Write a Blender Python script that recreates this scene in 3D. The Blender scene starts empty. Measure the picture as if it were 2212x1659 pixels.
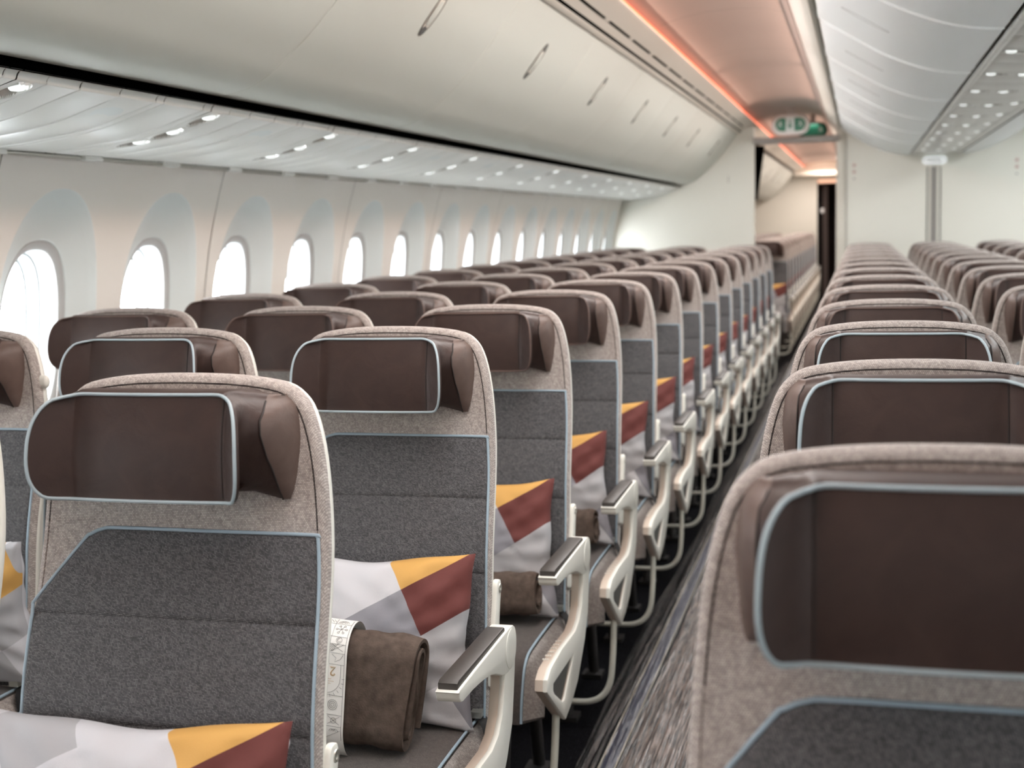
import bpy, bmesh, math, random
import numpy as np
from mathutils import Vector, Matrix
random.seed(7)
SC = bpy.context.scene
COL = SC.collection
PI = math.pi
HC = 1.37                      # eye height of the camera above the cabin floor

# ------------------------------------------------------------------ camera, world, lights, exposure
YAW, PITCH, ROLL = 0.25107, 0.11435, -0.02401
fw = Vector((-math.sin(YAW)*math.cos(PITCH), math.cos(YAW)*math.cos(PITCH), -math.sin(PITCH)))
r0 = Vector((math.cos(YAW), math.sin(YAW), 0)); u0 = r0.cross(fw)
rt = math.cos(ROLL)*r0 + math.sin(ROLL)*u0
up = -math.sin(ROLL)*r0 + math.cos(ROLL)*u0
cam = bpy.data.cameras.new('camera'); camo = bpy.data.objects.new('camera', cam); COL.objects.link(camo)
camo.matrix_world = Matrix(((rt.x, up.x, -fw.x, 0), (rt.y, up.y, -fw.y, 0), (rt.z, up.z, -fw.z, HC), (0, 0, 0, 1)))
cam.sensor_width = 36.0; cam.lens = 47.99
cam.clip_start = 0.05; cam.clip_end = 200
cam.dof.use_dof = True; cam.dof.focus_distance = 2.25; cam.dof.aperture_fstop = 5.0
SC.camera = camo
SC.view_settings.view_transform = 'Standard'; SC.view_settings.look = 'None'
SC.view_settings.gamma = 1.0; SC.view_settings.exposure = 0.18
SC.view_settings.use_curve_mapping = False
w = bpy.data.worlds.new('daylight'); SC.world = w; w.use_nodes = True
bg = w.node_tree.nodes['Background']; bg.inputs[0].default_value = (0.90, 0.96, 1.0, 1); bg.inputs[1].default_value = 24.0
SC.cycles.max_bounces = 8; SC.cycles.diffuse_bounces = 5; SC.cycles.transparent_max_bounces = 12
SC.cycles.sample_clamp_indirect = 6.0

def lamp(name, loc, rot, sx, sy, watts, col):
    l = bpy.data.lights.new(name, 'AREA'); l.shape = 'RECTANGLE'; l.size = sx; l.size_y = sy
    l.energy = watts; l.color = col
    o = bpy.data.objects.new(name, l); COL.objects.link(o); o.location = loc; o.rotation_euler = rot
    return o
# unseen fill lamps added under both aisle ceilings, end to end
LW = (0.94, 0.99, 1.0)
for yc, ln in ((-4.5, 2.9), (2.1, 2.6), (5.2, 2.9), (8.2, 2.6), (10.6, 1.7)):
    lamp('ceiling_lamp', (-0.55, yc, 2.24), (0, 0, 0), 0.34, ln, 9*ln, LW)
    lamp('ceiling_lamp', (1.80, yc, 2.24), (0, 0, 0), 0.34, ln, 18*ln, LW)
for yc in (14.5, 18.0, 21.5):  # added fill for the far cabin
    lamp('ceiling_lamp', (-0.55, yc, 2.24), (0, 0, 0), 0.34, 3.2, 38, (1.0, 0.95, 0.90))
# mood light from the coves on both sides of the aisle ceiling
for yc, ln in ((-1.0, 3.8), (3.0, 3.8), (6.8, 3.6), (9.9, 2.4), (14.5, 3.0), (18.5, 3.8), (22, 2.5)):
    lamp('cove_lamp', (-0.915, yc, 2.246), (0, math.radians(-84), 0), 0.02, ln, 0.8*ln, (1.0, 0.50, 0.34))
    lamp('cove_lamp', (-0.888, yc, 2.246), (0, math.radians(-58), 0), 0.10, ln, 2.3*ln, (1.0, 0.67, 0.55))
    lamp('cove_lamp', (-0.310, yc, 2.246), (0, math.radians(58), 0), 0.16, ln, 4.0*ln, (1.0, 0.70, 0.58))

# ------------------------------------------------------------------ materials
def lin(c):
    return tuple(((x/255)/12.92 if x/255 <= 0.04045 else ((x/255+0.055)/1.055)**2.4) for x in c) + (1,)

def base_mat(name, col, rough=0.5, metal=0.0, spec=0.5):
    m = bpy.data.materials.new(name); m.use_nodes = True
    b = m.node_tree.nodes['Principled BSDF']
    b.inputs['Base Color'].default_value = lin(col); b.inputs['Roughness'].default_value = rough
    b.inputs['Metallic'].default_value = metal; b.inputs['Specular IOR Level'].default_value = spec
    return m, m.node_tree, b

def noise_bump(nt, b, scale, strength, dist=0.001, detail=2):
    tc = nt.nodes.new('ShaderNodeTexCoord'); n = nt.nodes.new('ShaderNodeTexNoise')
    n.inputs['Scale'].default_value = scale; n.inputs['Detail'].default_value = detail
    bp = nt.nodes.new('ShaderNodeBump'); bp.inputs['Strength'].default_value = strength; bp.inputs['Distance'].default_value = dist
    nt.links.new(tc.outputs['Object'], n.inputs['Vector']); nt.links.new(n.outputs['Fac'], bp.inputs['Height'])
    nt.links.new(bp.outputs['Normal'], b.inputs['Normal'])
    return tc, n, bp

def plain(name, col, rough=0.5, metal=0.0, bump=0.15, scale=500, spec=0.5):
    m, nt, b = base_mat(name, col, rough, metal, spec)
    if bump: noise_bump(nt, b, scale, bump)
    return m

def mottled(name, c1, c2, scale=3, rough=0.5, bump=0.1, bscale=400, spec=0.5):
    m, nt, b = base_mat(name, c1, rough, 0, spec)
    tc, n, bp = noise_bump(nt, b, bscale, bump)
    n2 = nt.nodes.new('ShaderNodeTexNoise'); n2.inputs['Scale'].default_value = scale; n2.inputs['Detail'].default_value = 4
    rp = nt.nodes.new('ShaderNodeValToRGB'); rp.color_ramp.elements[0].color = lin(c1); rp.color_ramp.elements[1].color = lin(c2)
    rp.color_ramp.elements[0].position = 0.3; rp.color_ramp.elements[1].position = 0.7
    nt.links.new(tc.outputs['Object'], n2.inputs['Vector']); nt.links.new(n2.outputs['Fac'], rp.inputs['Fac'])
    nt.links.new(rp.outputs['Color'], b.inputs['Base Color'])
    return m

def fabric(name, c1, c2, c3, scale, rot, bump=0.5, mott=0.25, width=0.5, height=0.25, mort=0.05):
    """woven cloth: tiny offset bricks in two yarn colours with a mottled tint and a weave bump"""
    m, nt, b = base_mat(name, c1, 0.9, 0, 0.25)
    N, L = nt.nodes, nt.links
    tc = N.new('ShaderNodeTexCoord'); sp = N.new('ShaderNodeSeparateXYZ'); L.new(tc.outputs['Object'], sp.inputs[0])
    def mad(a, k, c):
        q = N.new('ShaderNodeMath'); q.operation = 'MULTIPLY_ADD'; L.new(a, q.inputs[0]); q.inputs[1].default_value = k; L.new(c, q.inputs[2]); return q.outputs[0]
    cx = N.new('ShaderNodeCombineXYZ'); L.new(mad(sp.outputs['Y'], 0.35, sp.outputs['X']), cx.inputs[0]); L.new(mad(sp.outputs['Y'], 0.94, sp.outputs['Z']), cx.inputs[1])
    mp = N.new('ShaderNodeMapping'); mp.inputs['Rotation'].default_value = (0, 0, rot); L.new(cx.outputs[0], mp.inputs[0])
    nz = N.new('ShaderNodeTexNoise'); nz.inputs['Scale'].default_value = 90; nz.inputs['Detail'].default_value = 3; L.new(mp.outputs[0], nz.inputs['Vector'])
    br = N.new('ShaderNodeTexBrick'); br.inputs['Scale'].default_value = scale
    br.inputs['Color1'].default_value = lin(c1); br.inputs['Color2'].default_value = lin(c2); br.inputs['Mortar'].default_value = lin(c3)
    br.inputs['Mortar Size'].default_value = mort; br.inputs['Mortar Smooth'].default_value = 0.4
    br.inputs['Brick Width'].default_value = width; br.inputs['Row Height'].default_value = height
    L.new(mp.outputs[0], br.inputs['Vector'])
    mx = N.new('ShaderNodeMix'); mx.data_type = 'RGBA'; mx.blend_type = 'OVERLAY'; mx.inputs[0].default_value = mott
    L.new(br.outputs['Color'], mx.inputs[6]); L.new(nz.outputs['Fac'], mx.inputs[7]); L.new(mx.outputs[2], b.inputs['Base Color'])
    bp = N.new('ShaderNodeBump'); bp.inputs['Strength'].default_value = bump; bp.inputs['Distance'].default_value = 0.0012; bp.invert = True
    L.new(br.outputs['Fac'], bp.inputs['Height']); L.new(bp.outputs['Normal'], b.inputs['Normal'])
    b.inputs['Sheen Weight'].default_value = 0.15; b.inputs['Sheen Roughness'].default_value = 0.5
    return m

def leather(name, c1, c2):
    m, nt, b = base_mat(name, c1, 0.5, 0, 0.3)
    N, L = nt.nodes, nt.links
    tc = N.new('ShaderNodeTexCoord')
    v = N.new('ShaderNodeTexVoronoi'); v.inputs['Scale'].default_value = 700; L.new(tc.outputs['Object'], v.inputs['Vector'])
    n = N.new('ShaderNodeTexNoise'); n.inputs['Scale'].default_value = 22; n.inputs['Detail'].default_value = 5; n.inputs['Distortion'].default_value = 0.8
    L.new(tc.outputs['Object'], n.inputs['Vector'])
    rp = N.new('ShaderNodeValToRGB'); rp.color_ramp.elements[0].color = lin(c1); rp.color_ramp.elements[1].color = lin(c2)
    rp.color_ramp.elements[0].position = .35; rp.color_ramp.elements[1].position = .7
    L.new(n.outputs['Fac'], rp.inputs['Fac']); L.new(rp.outputs['Color'], b.inputs['Base Color'])
    b1 = N.new('ShaderNodeBump'); b1.inputs['Strength'].default_value = 0.18; b1.inputs['Distance'].default_value = 0.0006
    L.new(v.outputs['Distance'], b1.inputs['Height'])
    b2 = N.new('ShaderNodeBump'); b2.inputs['Strength'].default_value = 0.35; b2.inputs['Distance'].default_value = 0.004
    L.new(n.outputs['Fac'], b2.inputs['Height']); L.new(b1.outputs['Normal'], b2.inputs['Normal']); L.new(b2.outputs['Normal'], b.inputs['Normal'])
    return m

def emit(name, col, strength):
    m = bpy.data.materials.new(name); m.use_nodes = True; nt = m.node_tree; b = nt.nodes['Principled BSDF']
    b.inputs['Base Color'].default_value = lin(col); b.inputs['Emission Color'].default_value = lin(col); b.inputs['Emission Strength'].default_value = strength
    return m

def clear(name, gloss=0.08, rough=0.05, tint=(255, 255, 255)):
    m = bpy.data.materials.new(name); m.use_nodes = True; nt = m.node_tree; N, L = nt.nodes, nt.links
    out = N['Material Output']; N.remove(N['Principled BSDF'])
    t = N.new('ShaderNodeBsdfTransparent'); t.inputs[0].default_value = lin(tint)
    g = N.new('ShaderNodeBsdfGlossy'); g.inputs['Roughness'].default_value = rough
    x = N.new('ShaderNodeMixShader'); x.inputs[0].default_value = gloss
    L.new(t.outputs[0], x.inputs[1]); L.new(g.outputs[0], x.inputs[2]); L.new(x.outputs[0], out.inputs['Surface'])
    return m

M = dict(
    bin=plain('bin_laminate', (194, 196, 187), 0.38, bump=0.10, scale=900),
    cbin=plain('centre_bin_laminate', (240, 244, 243), 0.38, bump=0.08, scale=900),
    trim=plain('cream_trim', (214, 208, 196), 0.4, bump=0.08, scale=700),
    psu=plain('service_panel_plastic', (214, 215, 210), 0.28, bump=0.05, scale=700),
    wall=mottled('sidewall_laminate', (226, 221, 213), (230, 226, 219), 2.0, 0.45, 0.06),
    scoop=plain('window_scoop_laminate', (212, 217, 215), 0.42, bump=0.05),  # wall laminate toned greyer, with the recess shade in its colour
    wframe=plain('window_frame_plastic', (176, 175, 173), 0.45, bump=0.05),  # backlit shade is mixed into this darker grey
    tunnel=plain('window_reveal_plastic', (160, 163, 163), 0.4, bump=0.05),
    seam=plain('dark_joint', (92, 86, 78), 0.8, bump=0),
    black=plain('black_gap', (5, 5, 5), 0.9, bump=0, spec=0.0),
    ceil=mottled('ceiling_panel', (166, 152, 143), (172, 159, 150), 1.2, 0.5, 0.05),
    casew=plain('sign_case_grey', (226, 222, 218), 0.5, bump=0),
    part=plain('partition_laminate', (226, 224, 214), 0.5, bump=0.05),
    glass=clear('window_glass', 0.05, 0.02),
    brown=fabric('brown_seat_fabric', (206, 195, 188), (166, 156, 151), (104, 97, 93), 190, 0.0, 0.6, 0.45, 0.5, 0.5, 0.06),
    dark=fabric('charcoal_twill', (150, 148, 150), (96, 95, 97), (38, 37, 39), 170, 0.62, 0.7, 0.35, 0.6, 0.3, 0.09),
    cush=fabric('cushion_twill', (112, 102, 97), (84, 76, 73), (46, 42, 40), 200, 0.62, 0.6, 0.35, 0.6, 0.3, 0.08),
    leather=leather('brown_leather', (52, 37, 33), (60, 44, 39)),
    cap=leather('side_leather', (88, 72, 66), (98, 81, 74)),  # headrest leather lightened, with the light on the flaps in its colour
    seamb=plain('dark_stitch', (34, 25, 22), 0.7, bump=0),
    pipeb=plain('blue_piping', (164, 178, 184), 0.5, bump=0.3, scale=1500),
    pipep=plain('panel_piping', (152, 170, 182), 0.7, bump=0.4, scale=1500),
    pipen=leather('brown_piping', (88, 70, 64), (96, 77, 70)),
    cream=plain('cream_plastic', (228, 227, 219), 0.42, bump=0.08, scale=900),
    tan=plain('tan_plastic', (205, 190, 176), 0.45, bump=0.08, scale=900),
    metal=plain('brushed_aluminium', (200, 200, 192), 0.32, 0.85, 0.05),
    tube=plain('cream_painted_tube', (205, 206, 196), 0.35, 0.1, 0.03),
    dmetal=plain('dark_metal', (52, 50, 50), 0.5, 0.3, 0.05),
    pad=plain('black_armrest_pad', (58, 54, 51), 0.45, bump=0.3, scale=800),
    grey=plain('grey_insert', (82, 82, 80), 0.55, bump=0.05),
    belt=plain('black_webbing', (22, 21, 22), 0.8, bump=0.4, scale=900),
    maroon=plain('maroon_cotton', (100, 47, 43), 0.75, bump=0.25, scale=700),
    gold=plain('gold_cotton', (206, 158, 86), 0.75, bump=0.25, scale=700),
    pgrey=plain('grey_cotton', (146, 145, 152), 0.75, bump=0.25, scale=700),
    plight=plain('light_grey_cotton', (174, 173, 176), 0.75, bump=0.25, scale=700),
    pwhite=plain('white_cotton', (206, 205, 209), 0.75, bump=0.25, scale=700),
    blanket=mottled('brown_fleece', (78, 67, 61), (100, 88, 80), 60, 0.95, 0.8, 350, 0.1),
    paper=plain('white_paper', (236, 234, 230), 0.6, bump=0.05),
    ink=plain('black_ink', (84, 82, 82), 0.7, bump=0),
    gink=plain('gold_ink', (186, 156, 112), 0.5, bump=0),
    lampon=emit('reading_lamp_white', (236, 240, 238), 0.7),
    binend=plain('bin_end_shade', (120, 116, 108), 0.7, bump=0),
    dgreen=plain('dark_green_case', (26, 70, 56), 0.4, bump=0),
    green=emit('sign_green', (30, 110, 84), 0.12), signw=emit('sign_white', (206, 214, 210), 0.08),
    lampw=emit('lamp_white', (238, 242, 244), 0.35),
    white=plain('white_gloss', (238, 240, 240), 0.15, bump=0),
    lens=plain('lamp_lens', (240, 242, 240), 0.08, bump=0),
    bowl=plain('lamp_bowl', (224, 222, 216), 0.24, 0.7, 0.0),
    orange=emit('orange_led', (255, 118, 78), 1.5),
    curtain=plain('dark_curtain', (30, 18, 16), 0.9, bump=0.3, scale=200),
    greyc=plain('grey_curtain', (112, 100, 96), 0.9, bump=0.3, scale=200),
    rail=plain('grey_rail', (172, 166, 160), 0.4, bump=0.03),
    red=plain('faded_red_ink', (190, 130, 126), 0.6, bump=0),
)
def carpet(name, c1, c2, c3, scale, w_=0.5, h_=0.5):
    m = fabric(name, c1, c2, c3, scale, 0.785, 1.0, 0.6, w_, h_, 0.12); q = m.node_tree.nodes['Principled BSDF']; q.inputs['Specular IOR Level'].default_value = 0.05; q.inputs['Sheen Weight'].default_value = 0; return m
def streak_mat():
    m, nt, b = base_mat('brown_streaked_aisle_carpet', (70, 66, 64), 0.9)
    N, L = nt.nodes, nt.links
    tc = N.new('ShaderNodeTexCoord'); mp = N.new('ShaderNodeMapping'); mp.inputs['Scale'].default_value = (230, 8, 1); mp.inputs['Rotation'].default_value = (0, 0, 0.06)
    n = N.new('ShaderNodeTexNoise'); n.inputs['Scale'].default_value = 1.0; n.inputs['Detail'].default_value = 2
    rp = N.new('ShaderNodeValToRGB'); e = rp.color_ramp.elements; e[0].position = .42; e[0].color = lin((52, 50, 50)); e[1].position = .62; e[1].color = lin((140, 122, 112))
    L.new(tc.outputs['Object'], mp.inputs[0]); L.new(mp.outputs[0], n.inputs['Vector']); L.new(n.outputs['Fac'], rp.inputs['Fac']); L.new(rp.outputs['Color'], b.inputs['Base Color'])
    return m
M['carpet'] = carpet('dark_carpet', (18, 18, 22), (36, 36, 41), (8, 8, 10), 70)
M['aisle'] = streak_mat()
def film_mat():
    m = bpy.data.materials.new('clear_wrinkled_film'); m.use_nodes = True; nt = m.node_tree; N, L = nt.nodes, nt.links
    out = N['Material Output']; N.remove(N['Principled BSDF'])
    t = N.new('ShaderNodeBsdfTransparent'); t.inputs[0].default_value = (.86, .87, .88, 1)
    g = N.new('ShaderNodeBsdfGlossy'); g.inputs['Roughness'].default_value = 0.28
    tc = N.new('ShaderNodeTexCoord'); mp = N.new('ShaderNodeMapping'); mp.inputs['Scale'].default_value = (48, 1.1, 1)
    n = N.new('ShaderNodeTexNoise'); n.inputs['Scale'].default_value = 1.0; n.inputs['Detail'].default_value = 4; n.inputs['Distortion'].default_value = 0.4
    bp = N.new('ShaderNodeBump'); bp.inputs['Strength'].default_value = 0.9; bp.inputs['Distance'].default_value = 0.02
    L.new(tc.outputs['Object'], mp.inputs[0]); L.new(mp.outputs[0], n.inputs['Vector']); L.new(n.outputs['Fac'], bp.inputs['Height']); L.new(bp.outputs['Normal'], g.inputs['Normal'])
    x = N.new('ShaderNodeMixShader'); x.inputs[0].default_value = 0.14
    L.new(t.outputs[0], x.inputs[1]); L.new(g.outputs[0], x.inputs[2]); L.new(x.outputs[0], out.inputs['Surface'])
    return m
M['film'] = film_mat()

# ------------------------------------------------------------------ object helpers
def mesh(name, bm_or_vf, mats, smooth=38, midx=None):
    me = bpy.data.meshes.new(name)
    if isinstance(bm_or_vf, tuple):
        me.from_pydata([tuple(v) for v in bm_or_vf[0]], [], bm_or_vf[1])
        if midx: me.polygons.foreach_set('material_index', midx)
        bm = bmesh.new(); bm.from_mesh(me)
    else:
        bm = bm_or_vf
    bmesh.ops.recalc_face_normals(bm, faces=bm.faces[:])
    bm.to_mesh(me); bm.free()
    for m in (mats if isinstance(mats, (list, tuple)) else [mats]): me.materials.append(M[m])
    if smooth:
        me.polygons.foreach_set('use_smooth', [True]*len(me.polygons)); me.set_sharp_from_angle(angle=math.radians(smooth))
    return me

def link(name, me, parent=None, loc=(0, 0, 0), label=None, cat=None, group=None, kind=None, rot=None):
    o = bpy.data.objects.new(name, me); COL.objects.link(o); o.location = loc
    if rot is not None: o.rotation_euler = rot
    if parent is not None: o.parent = parent
    for k, v in (('label', label), ('category', cat), ('group', group), ('kind', kind)):
        if v: o[k] = v
    return o

class MB:
    """collects shapes into one mesh"""
    def __init__(s): s.v = []; s.f = []; s.m = []
    def add(s, v, f, mi=0):
        n = len(s.v); s.v += [tuple(p) for p in v]; s.f += [tuple(i+n for i in q) for q in f]; s.m += [mi]*len(f); return s
    def box(s, a, b, mi=0):
        (x0, y0, z0), (x1, y1, z1) = a, b
        v = [(x0, y0, z0), (x1, y0, z0), (x1, y1, z0), (x0, y1, z0), (x0, y0, z1), (x1, y0, z1), (x1, y1, z1), (x0, y1, z1)]
        return s.add(v, [(0, 3, 2, 1), (4, 5, 6, 7), (0, 1, 5, 4), (1, 2, 6, 5), (2, 3, 7, 6), (3, 0, 4, 7)], mi)
    def grid(s, P, mi=0, cu=False, cv=False):
        """P[i][j] -> quads; cu/cv close the rows/columns"""
        R_, C_ = len(P), len(P[0]); v = [p for r in P for p in r]; f = []
        for i in range(R_ if cu else R_-1):
            for j in range(C_ if cv else C_-1):
                i2, j2 = (i+1) % R_, (j+1) % C_
                f.append((i*C_+j, i*C_+j2, i2*C_+j2, i2*C_+j))
        return s.add(v, f, mi)
    def loft(s, rings, mi=0, cap0=False, cap1=False):
        s.grid(rings, mi, cv=True); n = len(rings[0])
        if cap0: s.add(rings[0], [tuple(range(n))], mi)
        if cap1: s.add(rings[-1], [tuple(range(n))], mi)
        return s
    def tube(s, path, r, n=8, closed=False, mi=0):
        path = [Vector(p) for p in path]; N = len(path); rings = []; prev = None
        for i, p in enumerate(path):
            a = path[(i-1) % N] if (closed or i > 0) else p; b = path[(i+1) % N] if (closed or i < N-1) else p
            t = (b-a).normalized()
            if prev is None: q = t.orthogonal().normalized()
            else:
                q = prev - t*prev.dot(t); q = q.normalized() if q.length > 1e-6 else t.orthogonal().normalized()
            prev = q; c = t.cross(q)
            rings.append([p + r*(math.cos(2*PI*k/n)*q + math.sin(2*PI*k/n)*c) for k in range(n)])
        if closed: s.grid(rings, mi, cu=True, cv=True)
        else: s.loft(rings, mi, True, True)
        return s
    def mesh(s, name, mats, smooth=38): return mesh(name, (s.v, s.f), mats, smooth, s.m)

def inset(poly, d):
    """polygon (counter-clockwise or clockwise) moved inwards by d"""
    P = [Vector(p) for p in poly]; n = len(P)
    area = sum(P[i].x*P[(i+1) % n].y - P[(i+1) % n].x*P[i].y for i in range(n)); sg = 1 if area > 0 else -1; out = []
    for i in range(n):
        a, b, c = P[i-1], P[i], P[(i+1) % n]
        e1 = (b-a).normalized(); e2 = (c-b).normalized()
        n1 = Vector((-e1.y, e1.x))*sg; n2 = Vector((-e2.y, e2.x))*sg; nn = n1+n2
        nn = nn/max(nn.length_squared, 0.3)*2 if nn.length > 1e-6 else n1
        out.append(b + nn*d)
    return [(p.x, p.y) for p in out]

def smooth_poly(pts, k=3, closed=False):
    """Catmull-Rom resampling"""
    P = [Vector(p) for p in pts]; n = len(P); out = []
    rng = range(n) if closed else range(n-1)
    for i in rng:
        if closed: p0, p1, p2, p3 = P[i-1], P[i], P[(i+1) % n], P[(i+2) % n]
        else: p0, p1, p2, p3 = P[max(i-1, 0)], P[i], P[i+1], P[min(i+2, n-1)]
        for q in range(k):
            t = q/k
            out.append(0.5*((2*p1)+(-p0+p2)*t+(2*p0-5*p1+4*p2-p3)*t*t+(-p0+3*p1-3*p2+p3)*t**3))
    if not closed: out.append(P[-1])
    return [tuple(p) for p in out]

def prism_bm(outer, x0, x1, bevel=0.004, hole=None, seg=2, axis='X'):
    """extrude a (y,z) polygon (with an optional hole) along X, with bevelled cap edges"""
    bm = bmesh.new(); loops = [outer] + ([hole] if hole else []); edges = []
    for lp in loops:
        vs = [bm.verts.new((x0, p[0], p[1])) for p in lp]
        edges += [bm.edges.new((vs[i], vs[(i+1) % len(vs)])) for i in range(len(vs))]
    if hole: bmesh.ops.triangle_fill(bm, use_beauty=True, use_dissolve=False, edges=edges)
    else: bm.faces.new(bm.verts[:])
    g = bmesh.ops.extrude_face_region(bm, geom=bm.faces[:])
    nv = [e for e in g['geom'] if isinstance(e, bmesh.types.BMVert)]
    bmesh.ops.translate(bm, verts=nv, vec=(x1-x0, 0, 0))
    bmesh.ops.recalc_face_normals(bm, faces=bm.faces[:])
    if bevel:
        es = [e for e in bm.edges if len(e.link_faces) == 2 and e.calc_face_angle(0) > 1.0 and abs(e.verts[0].co.x-e.verts[1].co.x) < 1e-6]
        bmesh.ops.bevel(bm, geom=es, offset=bevel, segments=seg, profile=0.5, affect='EDGES', clamp_overlap=True)
    return bm

def plate(outline, rings, zcuts, fmap, mats, name, smooth=38):
    """flat panel from an (x,z) outline: rings=[(inset, depth)...] outer to inner, cut at the zcuts levels and mapped by fmap(x,z,d)"""
    bm = bmesh.new(); prev = None
    for ins, d in rings:
        ring = [bm.verts.new((p[0], d, p[1])) for p in (inset(outline, ins) if ins else outline)]
        if prev:
            n = len(ring)
            for i in range(n): bm.faces.new((prev[i], prev[(i+1) % n], ring[(i+1) % n], ring[i]))
        prev = ring
    bm.faces.new(prev)
    for z in zcuts:
        bmesh.ops.bisect_plane(bm, geom=bm.verts[:]+bm.edges[:]+bm.faces[:], plane_co=(0, 0, z), plane_no=(0, 0, 1))
    for v in bm.verts: v.co = Vector(fmap(v.co.x, v.co.z, v.co.y))
    bmesh.ops.triangulate(bm, faces=[f for f in bm.faces if len(f.verts) > 4])
    return mesh(name, bm, mats, smooth)

def sm(a, b, x):
    t = min(1, max(0, (x-a)/(b-a))); return t*t*(3-2*t)

# ------------------------------------------------------------------ cabin shell
CX = 0.62                       # centre line of the cabin
YB = 12.40                      # partition at the end of this cabin
YE = 23.5                       # end of the cabin beyond
Y_FRONT = -7.6
ST = dict(kind='structure')

fl = MB(); fl.box((-2.35, Y_FRONT, -0.05), (3.6, YE+3.5, 0.0)); link('floor', fl.mesh('floor', 'carpet'), **ST)
def aisle(x0, x1, name, nm2):
    a = MB(); a.box((x0, Y_FRONT, 0.0005), (x1, YE, 0.004))
    link(name, a.mesh('aisle_carpet', 'aisle'), label='brown streaked carpet runner along the %s' % nm2, cat='carpet')
aisle(-0.585, -0.215, 'aisle_carpet', 'left aisle floor')
# clear film with ripples
rows = []
ny = 260
for j in range(ny):
    y = -1.0 + 14.4*j/(ny-1); r = []
    for i in range(13):
        t = i/12; x = -0.70 + 0.52*t + 0.008*math.sin(y*2.3+1.0)*(1 if i in (0, 12) else 0.3)
        z = 0.0075 + 0.0035*(0.5+0.5*math.sin(9*t*PI + 1.7*math.sin(y*1.9) + 0.8*math.sin(y*5.3))) + (0.004*max(0, math.sin(y*7+t*3)) if 0.15 < t < 0.5 else 0)
        r.append((x, y, z))
    rows.append(r)
link('aisle_film', MB().grid(rows).mesh('aisle_film', 'film', 60), label='clear rippled plastic film laid over the left aisle floor', cat='plastic film')
tr = link('floor_path_strip', None, loc=(0, 0, 0), label='dark blue path strip with pale edges along the left aisle floor', cat='floor strip')
M['strip'] = plain('blue_black_tape', (44, 44, 66), 0.35, bump=0.05); M['striped'] = plain('pale_strip_edge', (170, 160, 144), 0.35, bump=0.05)
link('tape', MB().box((-0.632, Y_FRONT, 0.0006), (-0.598, YE, 0.006)).mesh('tape', 'strip'), tr)
for x in (-0.6365, -0.5955): link('edge_strip', MB().box((x-0.0022, Y_FRONT, 0.0006), (x+0.0022, YE, 0.0068)).mesh('edge_strip', 'striped'), tr)

# --- sidewall with window scoops
def wallx(z): return -2.21 + (0.245*(z-0.9)**2 if z > 0.9 else 0.02*(0.9-z)**2)
WP = 0.625
def winy(k): return 3.37 + WP*(k-1)
Z0, Z1 = 0.35, 1.60
NP_ = []
hw = WP/2
def peri():
    """rectangle perimeter points, counter-clockwise, with corners"""
    pts = []
    ny_, nz_ = 14, 26
    for i in range(nz_): pts.append((hw, Z0+(Z1-Z0)*i/nz_))
    for i in range(ny_): pts.append((hw-2*hw*i/ny_, Z1))
    for i in range(nz_): pts.append((-hw, Z1-(Z1-Z0)*i/nz_))
    for i in range(ny_): pts.append((-hw+2*hw*i/ny_, Z0))
    return pts
PER = peri()
ZC = 1.12
ANG = [math.atan2((z-ZC)/0.40, y/hw) for y, z in PER]
def sup(a, hy, hz, zc, n):
    c, s = math.cos(a), math.sin(a); r = (abs(c)**n+abs(s)**n)**(-1/n)
    return (hy*c*r, zc+hz*s*r)
def ringw(hy, hz, zc, n, depth, yk, wy=True):
    out = []
    for a in ANG:
        y, z = sup(a, hy, hz, zc, n); out.append((wallx(z)-depth, yk+y, z))
    return out
def cell(yk, mb):
    sc_o = [sup(a, 0.245, 0.375, 1.130, 2.2) for a in ANG]
    R = [ringw(0.160, 0.258, 1.105, 2.5, 0.054, yk), ringw(0.163, 0.261, 1.106, 2.5, 0.047, yk)]
    for t in (0.25, 0.5, 0.75, 0.97, 1.0):
        y0 = [sup(a, 0.163, 0.261, 1.106, 2.5) for a in ANG]; r = []
        for (ya, za), (yb, zb) in zip(y0, sc_o):
            y, z = ya+(yb-ya)*t, za+(zb-za)*t; r.append((wallx(z)-0.047*(1-t)**0.85, yk+y, z))
        R.append(r)
    for i in range(3): mb.grid([R[i], R[i+1]], 1, cv=True)
    for i in range(3, len(R)-1): mb.grid([R[i], R[i+1]], 1, cv=True)
    R2 = [R[-1]]
    for t in (0.03, 0.3, 0.65, 1.0):
        r = []
        for (ya, za), (yb, zb) in zip(sc_o, PER):
            y, z = ya+(yb-ya)*t, za+(zb-za)*t; r.append((wallx(z), yk+y, z))
        R2.append(r)
    mb.grid(R2, 0, cv=True)
def build_wall(name, ks, flip=False):
    mb = MB()
    for k in ks: cell(winy(k), mb)
    ya, yb = winy(ks[0])-hw, winy(ks[-1])+hw
    zs = [0, 0.1, 0.2, 0.3, Z0]
    mb.grid([[(wallx(z), y, z) for z in zs] for y in (ya, yb)], 0)
    for y_a, y_b in ((Y_FRONT, ya), (yb, YB+0.02)):
        if y_b > y_a + 1e-3: mb.grid([[(wallx(z), y, z) for z in [0, .2, .4, .6, .8, 1, 1.2, 1.3, 1.4, 1.5, 1.6]] for y in (y_a, y_b)], 0)
    for k in range(-10, 9):          # joints between the two-window panels
        y = winy(0) + hw + 2*WP*k
        if Y_FRONT < y < YB:
            mb.grid([[(wallx(z)+0.0012, y+q, z) for z in [.3, .5, .7, .9, 1., 1.1, 1.2, 1.3, 1.4, 1.5, 1.6]] for q in (-0.0018, 0.0018)], 2)
    if flip: mb.v = [(2*CX-x, y, z) for x, y, z in mb.v]
    link(name, mb.mesh(name, ['wall', 'scoop', 'seam'], 25), **ST)
KS = list(range(-15, 16))
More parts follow.
